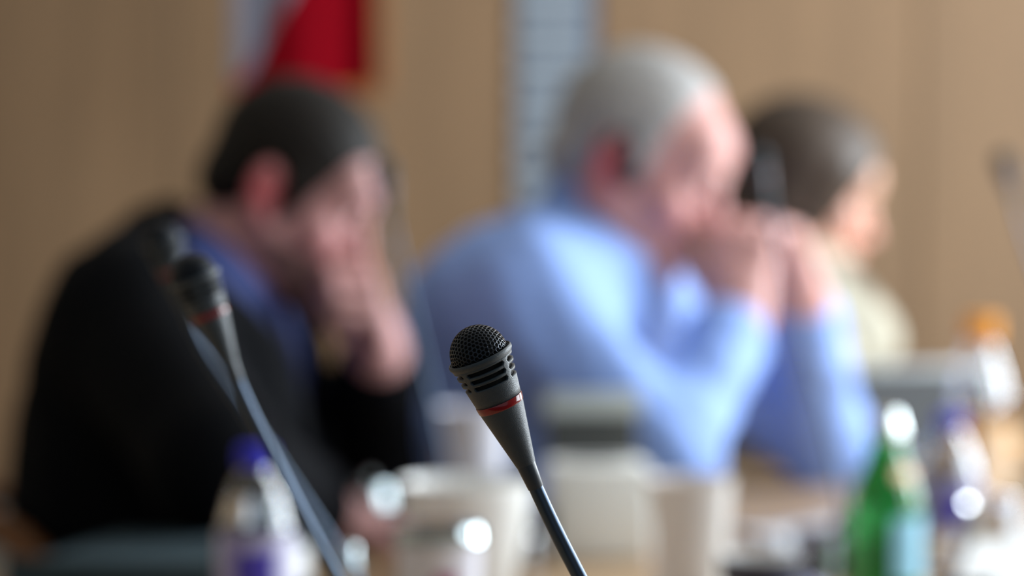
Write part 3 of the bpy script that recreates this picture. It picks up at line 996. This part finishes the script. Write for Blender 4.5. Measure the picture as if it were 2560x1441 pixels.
def cl_collar(C, J, g, R):
    ax = unit(J['head'] + R @ np.array([-.028, 0, -.055]) - J['neck'])
    fw = np.array([math.cos(J['face0']), math.sin(J['face0']), 0])
    k = J.get('collar', (.070, .034))
    C.cone(J['neck'] - ax * 0.012, J['neck'] + ax * k[1], k[0] + .010, k[0], 0.0)
    C.half(J['neck'] + ax * k[1], ax)
    C.cone(J['neck'] - ax * 0.08, J['neck'] + ax * 0.1, k[0] - .003, k[0] - .006, 0.0, 'sub')
    # notch at the throat
    C.cone(J['neck'] + fw * 0.07 - ax * 0.03, J['neck'] + fw * 0.09 + ax * 0.08, .008, .04, 0.0, 'sub')


def cl_blouse(C, J, g, R):
    torso_sdf(C, J, 0.010, 0.05, 0.9)
    fw = np.array([math.cos(J['face0']), math.sin(J['face0']), 0]); lf = np.array([-fw[1], fw[0], 0])
    for s_ in (-1, 1):
        C.ball(J['spine'][0] + fw * 0.075 + lf * s_ * 0.07, .065, 0.05)
    for sd in ('n', 'f'): arm(C, J, sd, .060, .052, .044)
    collar_ring(C, J, R, .060, .012)
    C.ripple(0.004, 48.0)


# --- the bearded man in the black jacket
J = dict(hs=0.87)
J['face'] = (math.radians(-10), math.radians(26), 0.0)
R_ = rot_frame(*J['face'])
J['head'] = P(748, 392, 2.91) - R_ @ (np.array([-.008, 0, .040]) * J['hs'])
J['collar'] = (.068, .016)
J['neck'] = P(505, 700, 2.92)
J['sh_n'] = P(320, 820, 2.74); J['sh_f'] = P(500, 800, 3.07)
J['spine'] = [P(445, 945, 2.91), P(430, 1190, 2.91), np.array([-0.40, 2.91, 0.57])]
J['torso_r'] = (.105, .108, .12)
J['el_n'] = P(545, 1165, 2.55); J['wr_n'] = P(775, 1275, 2.75)
J['el_f'] = P(925, 1195, 3.08); J['wr_f'] = P(945, 900, 2.93)
legs(J, math.radians(-8), 0.40)
J['hand_n'] = dict(dir=unit(P(900, 1308, 2.80) - J['wr_n']), palm=(0.1, 0, -1), ts=-1, curl=(0.5, 0.6, 0.4))
J['hand_f'] = dict(dir=unit(P(925, 640, 2.84) - J['wr_f']), palm=(-0.95, -0.25, 0.05), ts=-1, curl=(1.25, 1.35, 0.8), s=0.98,
                   thumb=unit(np.array([-0.5, -0.45, 0.8])))
J['cuff'] = 0.88
J['lapel'] = (P(470, 600, 2.85), P(610, 930, 2.78))
person('bearded man in a black jacket, dark hair, resting his fist against his mouth', J, M['skin1'],
       dict(hair=hair_short, hair_m=M['hair1'], beard=beard_short, beard_m=M['beard1'],
            clothes=[('shirt', cl_shirt_plain, M['shirt1']), ('collar', cl_collar, M['shirt1']), ('jacket', cl_jacket, M['jacket']), ('lapels', cl_lapels, M['jacket'])]))
J1 = J

# --- the grey-haired man in the blue shirt
J = dict(hs=1.02)
J['face'] = (math.radians(-18), math.radians(22), 0.0)
R_ = rot_frame(*J['face'])
J['head'] = P(1612, 318, 3.24) - R_ @ (np.array([-.008, 0, .040]) * J['hs'])
J['neck'] = P(1465, 625, 3.28)
J['sh_n'] = P(1310, 765, 3.08); J['sh_f'] = P(1560, 750, 3.44)
J['spine'] = [P(1355, 850, 3.26), P(1290, 1080, 3.28), np.array([-0.10, 3.34, 0.57])]
J['torso_r'] = (.122, .128, .125)
J['el_n'] = P(1665, 1150, 3.00); J['wr_n'] = P(1845, 800, 3.17)
J['el_f'] = P(2065, 1105, 3.42); J['wr_f'] = P(2000, 745, 3.28)
legs(J, math.radians(-12), 0.40)
J['hand_n'] = dict(dir=unit(P(1850, 560, 3.19) - J['wr_n']), palm=(0.25, 0.95, 0.1), ts=1, curl=(1.0, 1.2, 0.7), s=1.02,
                   thumb=unit(np.array([-0.62, 0.25, 0.75])))
J['hand_f'] = dict(dir=unit(P(1905, 545, 3.24) - J['wr_f']), palm=(-0.6, -0.8, -0.1), ts=-1, curl=(0.8, 0.9, 0.5), s=1.02,
                   thumb=unit(np.array([-0.75, 0.1, 0.6])))
J['cuff'] = 0.84
e2, g2, R2 = person('grey-haired man in a light blue shirt, elbows on the table, hands clasped at his mouth', J, M['skin2'],
       dict(hair=hair_receding, hair_m=M['hair2'], clothes=[('shirt', cl_shirt, M['shirt2']), ('collar', cl_collar, M['shirt2'])]))
J2 = J

# --- the woman behind
J = dict(hs=0.96)
J['face'] = (math.radians(6), math.radians(16), 0.0)
R_ = rot_frame(*J['face'])
J['head'] = P(2012, 418, 3.88) - R_ @ (np.array([-.008, 0, .040]) * J['hs'])
J['neck'] = P(1960, 665, 3.90)
J['sh_n'] = P(1915, 790, 3.74); J['sh_f'] = P(2000, 790, 4.04)
J['spine'] = [P(1985, 860, 3.90), P(1880, 1090, 3.92), np.array([0.20, 3.94, 0.56])]
J['torso_r'] = (.095, .095, .115)
J['el_n'] = P(2135, 1080, 3.66); J['wr_n'] = P(2300, 1135, 3.86)
J['el_f'] = P(2170, 1050, 4.06); J['wr_f'] = P(2310, 1100, 3.97)
legs(J, 0.0, 0.38)
J['hand_n'] = dict(dir=unit([0.7, 0.4, -0.1]), palm=(0, 0.1, -1), ts=-1, curl=(0.35, 0.4, 0.3), s=0.9)
J['hand_f'] = dict(dir=unit([0.8, -0.2, -0.1]), palm=(0, 0.1, -1), ts=1, curl=(0.35, 0.4, 0.3), s=0.9)
person('brown-haired woman in a grey and beige patterned blouse, furthest along the table', J, M['skin3'],
       dict(hair=hair_bob, hair_m=M['hair3'], clothes=[('blouse', cl_blouse, M['blouse'])]))
J3 = J

# black earpiece worn by the grey-haired man, hooked in front of his near ear
ep = empty('earpiece', g2(.014, -.085, -.004))
tag(ep, 'small black earpiece hooked on the grey-haired man\'s ear', 'earpiece')
off = np.array(ep.location)
tube('hook', [g2(-.018, -.090, .010) - off, g2(-.008, -.092, .030) - off, g2(.008, -.090, .032) - off, g2(.016, -.085, .016) - off, g2(.016, -.083, -.004) - off], .0042, M['black'], ep, 10)
hb = lathe('housing', [(0, .006), (.008, .006), (.0115, .003), (.0115, -.003), (.008, -.006), (0, -.006)], M['black'], ep, 24, loc=tuple(g2(.014, -.084, -.008) - off))
hb.rotation_euler = Vector(-R2[:, 1]).to_track_quat('Z', 'Y').to_euler(); hb.scale = (1, 1.5, 1)

# ------------------------------------------------------------------ chairs
def chair(x, y, yaw, label, wood, zback=0.80, tilt=0.12):
    e = empty('chair', (x, y, 0), yaw)      # +X of the chair is where the sitter looks
    tag(e, label, 'chair', 'wooden chairs along the table')
    def rr(hw, hd, r, n=6):
        pts = []
        for cx, cy, a0 in ((hw - r, hd - r, 0), (-hw + r, hd - r, 90), (-hw + r, -hd + r, 180), (hw - r, -hd + r, 270)):
            for q in range(n + 1):
                a = math.radians(a0 + 90 * q / n); pts.append((cx + r * math.cos(a), cy + r * math.sin(a)))
        return pts
    for sy in (-1, 1):
        ap_ = [(-.27, .765), (-.17, .775), (-.10, .758), (-.05, .695), (-.02, .58), (0.01, .44)]
        fine = []
        for i in range(len(ap_) - 1):
            for q in range(4):
                t = q / 4; p0, p1, p2, p3 = [np.array(ap_[max(0, min(len(ap_) - 1, i + o_))]) for o_ in (-1, 0, 1, 2)]
                fine.append(0.5 * ((2 * p1) + (-p0 + p2) * t + (2 * p0 - 5 * p1 + 4 * p2 - p3) * t * t + (-p0 + 3 * p1 - 3 * p2 + p3) * t ** 3))
        fine.append(np.array(ap_[-1]))
        tube('armrest', [(p[0], sy * .2, p[1]) for p in fine], .016, wood, e, 12)
        poly = [(p[0] - .004, p[1] - .012) for p in fine[:-1]] + [(0.0, .45), (-.19, .45)]
        vv = [(x_, sy * .2 + t_, z_) for t_ in (-.008, .008) for x_, z_ in poly]
        n_ = len(poly)
        ff = [tuple(range(n_)), tuple(reversed(range(n_, 2 * n_)))] + [(i, i + n_, (i + 1) % n_ + n_, (i + 1) % n_) for i in range(n_)]
        mesh('side_pad', vv, ff, M['pad'], e, True, 30)
    prism('seat', rr(.21, .19, .06), .415, .45 - 0.004, wood, e, .006)
    for sx in (-1, 1):
        for sy in (-1, 1):
            tube('leg', [(sx * .17, sy * .16, .42), (sx * .195, sy * .18, 0.0)], [.017, .013], wood, e, 12)
    # bent rail forming a rounded back
    zt, zb, hw, r = zback, .44, .2, .11
    pts = [(-.20, -hw, zb)]
    for q in range(9):
        a = math.radians(180 - 90 * q / 8); pts.append((0, -hw + r + r * math.cos(a), zt - r + r * math.sin(a)))
    for q in range(9):
        a = math.radians(90 - 90 * q / 8); pts.append((0, hw - r + r * math.cos(a), zt - r + r * math.sin(a)))
    pts.append((0, hw, zb))
    pts = [(-.20 - tilt * (p[2] - zb) / .36, p[1], p[2]) for p in pts]
    tube('back_rail', pts, .017, wood, e, 12)
    # upholstered pad inside the rail
    vv, ff = [], []
    n, mrow = 12, 10
    for j in range(mrow + 1):
        zz = zb + .09 + (zt - zb - .105) * j / mrow
        lim = hw - .014
        if zz > zt - r: lim = hw - r + math.sqrt(max(0, (r - .014) ** 2 - (zz - zt + r) ** 2))
        for i in range(n + 1):
            yy = -lim + 2 * lim * i / n
            bul = .012 * (1 - (2 * i / n - 1) ** 4) * math.sin(math.pi * min(1, max(0, j / mrow)))
            vv.append((-.20 - tilt * (zz - zb) / .36 + bul, yy, zz))
    for j in range(mrow):
        for i in range(n):
            a = j * (n + 1) + i; ff.append((a, a + 1, a + n + 2, a + n + 1))
    o = mesh('back_pad', vv, ff, M['pad'], e, True, None)
    s_ = o.modifiers.new('thickness', 'SOLIDIFY'); s_.thickness = .018; s_.offset = 0
    return e


chair(-0.318, 2.86, math.radians(-20), 'brown bentwood chair the bearded man in the black jacket sits on', M['chairwood'], 0.765)
chair(J2['spine'][2][0] + .02, 3.36, math.radians(-20), 'brown bentwood chair under the grey-haired man in blue', M['chairwood'], 0.765)
chair(J3['spine'][2][0] + .02, 3.94, 0.0, 'brown bentwood chair under the brown-haired woman', M['chairwood'], 0.765)

# ------------------------------------------------------------------ bottles
def bottle_shell(name, parent, prof, m, t=0.0008):
    """open-topped wall with thickness from an outer profile"""
    inner = [(max(r - t, 0.0), z) for r, z in reversed(prof)]
    inner = [(r, (z + t if i == len(inner) - 1 else z)) for i, (r, z) in enumerate(inner)]
    return lathe(name, prof + inner, m, parent, 48)


def cap(parent, r, z0, h, m, name='cap'):
    return lathe(name, [(r * 0.98, z0), (r, z0 + .001), (r, z0 + h - .002), (r - .002, z0 + h), (0, z0 + h)], m, parent, 48,
                 wob=lambda a, z: 1 + 0.012 * math.sin(a * 24))


def water_bottle(p, label, H=.165, R=.029, fill=.128, cap_m='bluecap', rz=0.0, mark=True):
    e = empty('water_bottle', p, rz); tag(e, label, 'bottle')
    s = H / .165; k = R / .029
    prof = [(0, .003 * s), (.012 * k, .001), (.024 * k, 0), (.028 * k, .004 * s), (.029 * k, .012 * s), (.0275 * k, .03 * s), (.029 * k, .045 * s), (.029 * k, .1 * s), (.0285 * k, .104 * s), (.0225 * k, .126 * s), (.016 * k, .140 * s), (.0115 * k, .147 * s), (.0115 * k, .150 * s)]
    inn = [(max(r_ - .0009, 0), z_ + (.0012 if z_ < .004 * s else 0)) for r_, z_ in prof]
    lathe('shell', prof + [(r_, z_) for r_, z_ in reversed(inn)], M['pet'], e, 48)
    wt = [(max(r_ - .0012, 0), z_ + .0012 + (.0006 if z_ < .004 * s else 0)) for r_, z_ in prof if z_ < fill * s]
    lathe('water', wt + [(0, wt[-1][1])], M['water'], e, 48)
    cap(e, .0145 * k, .1495 * s, .0155 * s, M[cap_m])
    lb = lathe('label_band', [(.0292 * k, .044 * s), (.0296 * k, .044 * s), (.0296 * k, .100 * s), (.0292 * k, .100 * s)], M['lav'], e, 48)
    if mark:
        # violet block printed on the band, facing the room
        vv, ff = [], []
        for j in range(7):
            for i in range(9):
                a = math.radians(-115 + 62 * i / 8 + 5 * math.sin(j * 1.3)); zz = (.052 + .036 * j / 6) * s
                vv.append((.0299 * k * math.cos(a), .0299 * k * math.sin(a), zz))
        for j in range(6):
            for i in range(8):
                a = j * 9 + i; ff.append((a, a + 1, a + 10, a + 9))
        mesh('printed_mark', vv, ff, M['violet'], lb, True, None)
    return e


def cyl_pos(px, d): return onz(px, d)


water_bottle(onz(640, 2.13), 'clear water bottle with a bright blue cap before the black jacket', H=.164, R=.029)
water_bottle(onz(2372, 2.62), 'clear water bottle with a blue cap and violet label right of the green bottle', H=.150, R=.0285)

# small clear bottle with a silver cap near the bottom edge
e = empty('small_bottle', onz(868, 1.92)); tag(e, 'small clear bottle with a shiny silver cap, at the bottom beside the grey stem', 'bottle')
lathe('shell', [(0, 0), (.018, 0), (.02, .003), (.02, .07), (.014, .085), (.0085, .092), (.0085, .1), (0, .1)], M['water'], e, 40)
lathe('cap', [(.0118, .096), (.0122, .097), (.0075, .1155), (.006, .117), (0, .117)], M['chrome'], e, 40)

# green glass bottle
e = empty('green_bottle', onz(2215, 2.40)); tag(e, 'green glass bottle with a silver cap and pale blue label', 'bottle')
lathe('shell', [(0, .004), (.018, .001), (.027, 0), (.030, .004), (.031, .014), (.031, .082), (.0295, .095), (.0245, .112), (.018, .127), (.0145, .138), (.0128, .15), (.0128, .156), (0, .156)], M['green'], e, 48)
lathe('cap', [(.0135, .146), (.0160, .147), (.0162, .150), (.0120, .166), (.010, .169), (0, .169)], M['silvercap'], e, 42, wob=lambda a, z: 1 + 0.02 * math.sin(a * 21))
vv, ff = [], []
for j in range(9):
    for i in range(17):
        a = math.radians(-88 + 105 * i / 16); zz = .026 + .055 * j / 8
        vv.append((.0315 * math.cos(a), .0315 * math.sin(a), zz))
for j in range(8):
    for i in range(16):
        a = j * 17 + i; ff.append((a, a + 1, a + 18, a + 17))
mesh('label_sticker', vv, ff, M['paleblue'], e, True, None)
mesh('neck_sticker', [(r_ * math.cos(math.radians(a)), r_ * math.sin(math.radians(a)), z) for r_, z in ((.0252, .111), (.0205, .122)) for a in range(-80, 21, 10)],
     [(i, i + 1, i + 12, i + 11) for i in range(10)], M['peach'], e, True, None)

# juice bottle with orange cap
e = empty('juice_bottle', onz(2450, 3.02)); tag(e, 'juice bottle with an orange cap and peach label at the far right', 'bottle')
prof = [(0, .004), (.02, .001), (.029, 0), (.032, .005), (.0325, .02), (.0325, .12), (.031, .14), (.025, .165), (.018, .182), (.0165, .192), (.0165, .198), (0, .198)]
lathe('shell', prof[:-1] + [(max(r_ - .0009, 0), z_ + (.0012 if z_ < .005 else 0)) for r_, z_ in reversed(prof[:-1])], M['pet'], e, 48)
lathe('juice', [(0, .006), (.026, .004), (.030, .008), (.0305, .02), (.0305, .118), (0, .118)], M['juice'], e, 48)
cap(e, .0195, .196, .026, M['orangecap'])
lb = lathe('label_band', [(.0328, .035), (.0332, .035), (.0332, .108), (.0328, .108)], M['peach'], e, 48)
for (a0, zc, rr_, mm) in ((-118, .088, .012, 'juice'), (-128, .058, .011, 'violet'), (-20, .075, .02, 'orangecap')):
    vv = [(.0335 * math.cos(math.radians(a0)), .0335 * math.sin(math.radians(a0)), zc)]
    for q in range(20):
        a = 2 * math.pi * q / 20; an = math.radians(a0) + rr_ / .0335 * math.cos(a)
        vv.append((.0336 * math.cos(an), .0336 * math.sin(an), zc + rr_ * math.sin(a)))
    mesh('printed_fruit', vv, [(0, 1 + q, 1 + (q + 1) % 20) for q in range(20)], M[mm], lb, True, None)

# ------------------------------------------------------------------ cups, bowls and glasses
def cup_obj(name, p, r0, r1, h, m, label, cat, t=.0016, foot=0.0):
    e = empty(name, p); tag(e, label, cat)
    lathe('wall', [(0, foot), (r0, foot if foot else 0), (r0 + .0005, .002), (r1, h - .002), (r1 + .0012, h), (r1 - t, h), (r0 - t, .006), (0, .006)], m, e, 56)
    return e


cup_obj('paper_cup', onz(1725, 2.40), .027, .036, .112, M['cup'], 'tall pinkish white paper cup at the bottom centre right', 'cup')
e = cup_obj('paper_cup', onz(1182, 2.77), .027, .036, .143, M['cuplav'], 'pale lavender paper cup behind the nearest microphone head', 'cup')
# coffee cup with dark drink
e = cup_obj('coffee_cup', onz(1900, 2.12), .021, .030, .083, M['white'], 'white cup filled with dark coffee at the bottom edge', 'cup')
lathe('coffee', [(0, .070), (.0272, .070), (.0272, .0715), (0, .0715)], M['coffee'], e, 40)
lathe('dark_band', [(.0298, .062), (.0312, .0805), (.0315, .0805), (.0303, .0615)], M['navy'], e, 48)
# white flared bowl
e = empty('bowl', onz(1165, 2.30)); tag(e, 'white flared ceramic bowl behind the small printed tub', 'bowl')
lathe('wall', [(0, .004), (.026, .004), (.026, 0), (.030, 0), (.0305, .006), (.036, .02), (.046, .06), (.0535, .10), (.0545, .118), (.053, .120), (.0515, .118), (.050, .10), (.042, .06), (.032, .022), (.02, .012), (0, .011)], M['white'], e, 64)
# small printed tub in front of the bowl
e = empty('tub', onz(1098, 1.96)); tag(e, 'small pale tub with a magenta mark and foil lid at the bottom', 'tub'); e.scale = (1.05, 1.05, 1.33)
lathe('wall', [(0, 0), (.024, 0), (.0245, .002), (.0285, .088), (.0295, .09), (.0275, .09), (.0233, .004), (0, .004)], M['cuplav'], e, 48)
lathe('foil_lid', [(0, .0925), (.012, .0945), (.022, .0945), (.0288, .0935), (.0312, .0865), (.0316, .0862), (.0312, .0855), (.0300, .0895), (0, .0915)], M['chrome'], e, 48)
for (a0, a1, z0, z1, mm) in ((-95, -62, .038, .07, 'magenta'), (-150, -104, .03, .062, 'navy')):
    vv, ff = [], []
    for j in range(5):
        for i in range(9):
            a = math.radians(a0 + (a1 - a0) * i / 8); zz = z0 + (z1 - z0) * j / 4
            rr_ = .0245 + .004 * (zz / .088) + .0004
            vv.append((rr_ * math.cos(a), rr_ * math.sin(a), zz))
    for j in range(4):
        for i in range(8):
            a = j * 9 + i; ff.append((a, a + 1, a + 10, a + 9))
    mesh('printed_mark', vv, ff, M[mm], e, True, None)
# clear drinking glasses
def glass(p, label, r=.03, h=.085):
    e = empty('drinking_glass', p); tag(e, label, 'glass')
    lathe('wall', [(0, 0), (r * .82, 0), (r * .86, .003), (r, h), (r - .0018, h), (r * .83, .009), (0, .008)], M['clear'], e, 56)
    lathe('water', [(0, .0084), (r * .82, .0094), (r * .905, h * .6), (0, h * .6)], M['water'], e, 48)
    return e
glass(onz(2000, 2.2), 'clear drinking glass beside the cup of dark coffee')
gp = onz(2478, 2.47)
e = empty('drinking_glass', gp); tag(e, 'clear drinking glass turned upside down for its glint at the right edge', 'glass')
lathe('wall', [(.031, 0), (.0245, .086), (.023, .09), (0, .09), (0, .082), (.0222, .080), (.0290, 0), (.031, 0)], M['pet'], e, 56)  # inverted so the sloping wall throws a window glint

# jar added near the man's hand, its chrome lid sloped to mirror the window
e = empty('glint_jar', onz(922, 2.885)); tag(e, 'small glass jar with a domed chrome lid beside the bearded man\'s sleeve', 'jar')
lathe('glass_body', [(0, 0), (.026, 0), (.029, .004), (.029, .03), (.026, .036), (0, .036)], M['water'], e, 48)
lathe('lid', [(.0285, .034), (.0298, .036), (.0245, .054), (.018, .058), (.006, .060), (.006, .066), (0, .067)], M['chrome'], e, 48)

# ------------------------------------------------------------------ boxes, papers, devices
e = empty('tissue_box', onz(1495, 2.75), math.radians(4)); tag(e, 'white cube-shaped card box below the dark tilted panel', 'box')
box('carton', (.096, .085, .092), M['box'], e, (0, 0, .046), bev=.006)
lathe('opening', [(0, .0922), (.022, .0922), (.024, .0927), (.026, .0922)], M['darkgrey'], e, 32).scale = (1.3, .7, 1)
# desk display behind it: dark face with a pale top strip, leaning back
e = empty('desk_display', onz(1485, 2.865), math.radians(6)); tag(e, 'dark tilted desk display with a pale grey top edge behind the white box', 'display')
box('foot', (.085, .05, .012), M['darkgrey'], e, (0, .008, .006), bev=.003)
b = box('screen_panel', (.094, .014, .125), M['darkgrey'], e, (0, .012, .075), (math.radians(-5), 0, 0), bev=.003)
box('top_strip', (.1, .02, .024), M['palegrey'], b, (0, 0, .064), bev=.004)
# dark block left of the white box
e = empty('stapler', onz(1345, 2.70), math.radians(70)); tag(e, 'black stapler lying left of the white card box', 'stapler')
box('base', (.11, .026, .008), M['black'], e, (0, 0, .004), bev=.003)
box('arm', (.105, .024, .02), M['black'], e, (-.003, 0, .032), (0, math.radians(-9), 0), bev=.005)
box('hinge', (.022, .028, .03), M['steel'], e, (-.042, 0, .018), bev=.003)

# teal ring binder in front of the jacket
bp = onz(430, 2.44)
e = empty('ring_binder', (bp[0], bp[1], TABLE), math.radians(-14)); tag(e, 'dark teal ring binder lying flat before the man in the black jacket', 'binder')
box('cover', (.20, .25, .003), M['teal'], e, (0, 0, .0018), bev=.001, seg=1)
box('top_cover', (.20, .25, .003), M['teal'], e, (0, 0, .046), (0, math.radians(-3), 0), bev=.001, seg=1)
box('spine', (.20, .004, .05), M['teal'], e, (0, -.126, .026), bev=.001, seg=1)
box('paper_block', (.18, .215, .036), M['paper'], e, (0.0, 0, .022), bev=.001, seg=1)

# papers and laptop on the right
def sheet(px, d, rz, label, z=0.0, curl=0.0, sx=.21, sy=.297):
    p = onz(px, d); n = 10
    e = empty('paper_sheet', (p[0], p[1], TABLE), rz)
    tag(e, label, 'paper', 'papers on the table')
    vv, ff = [], []
    for j in range(n + 1):
        for i in range(n + 1):
            u, v = i / n, j / n
            vv.append(((u - .5) * sx, (v - .5) * sy, z + .0008 + curl * (abs(u - .5) * 2) ** 2.2 * (0.4 + 0.6 * v) + .0018 * (1 + math.sin(5 * u + 3 * v)) * (curl > 0)))
    for j in range(n):
        for i in range(n):
            a = j * (n + 1) + i; ff.append((a, a + 1, a + n + 2, a + n + 1))
    o = mesh('sheet', vv, ff, M['paper'], e, True, None)
    s_ = o.modifiers.new('thickness', 'SOLIDIFY'); s_.thickness = .0006; s_.offset = 1
    return e
def px_of(x, y): return 1280 + x / y * F_PX
sheet(px_of(.59, 2.66), 2.66, -0.04, 'white sheet with raised corners at the right edge behind the upturned glass', 0, .025)
sheet(px_of(.325, 2.86), 2.86, 0.5, 'small white sheet lying flat between the green bottle and the blue sleeve', 0, .004, .15, .21)
e = empty('document_stack', onz(px_of(.455, 2.17), 2.17), math.radians(-14)); tag(e, 'thick stack of white documents in the lower right corner', 'papers')
for i in range(7):
    box('document', (.21, .297, .0095), M['paper'], e, (.004 * math.sin(i * 2.1), .005 * math.cos(i * 1.7), .0049 + .0098 * i), (0, 0, .03 * math.sin(i * 1.3)), bev=.001, seg=1)
box('clip', (.04, .012, .074), M['navy'], e, (-.09, -.146, .036), bev=.002)

lp = onz(2385, 3.46)
e = empty('laptop', lp, math.radians(20)); tag(e, 'open grey laptop left of the juice bottle', 'laptop')
box('base', (.24, .17, .012), M['darkgrey'], e, (0, 0, .0065), bev=.003)
lid = box('lid', (.24, .006, .13), M['grey'], e, (0, .091, .073), (math.radians(-16), 0, 0), bev=.002)
box('screen', (.22, .001, .11), M['black'], lid, (0, -.0036, 0))
kb = box('keyboard', (.21, .08, .002), M['black'], e, (0, .025, .0132))
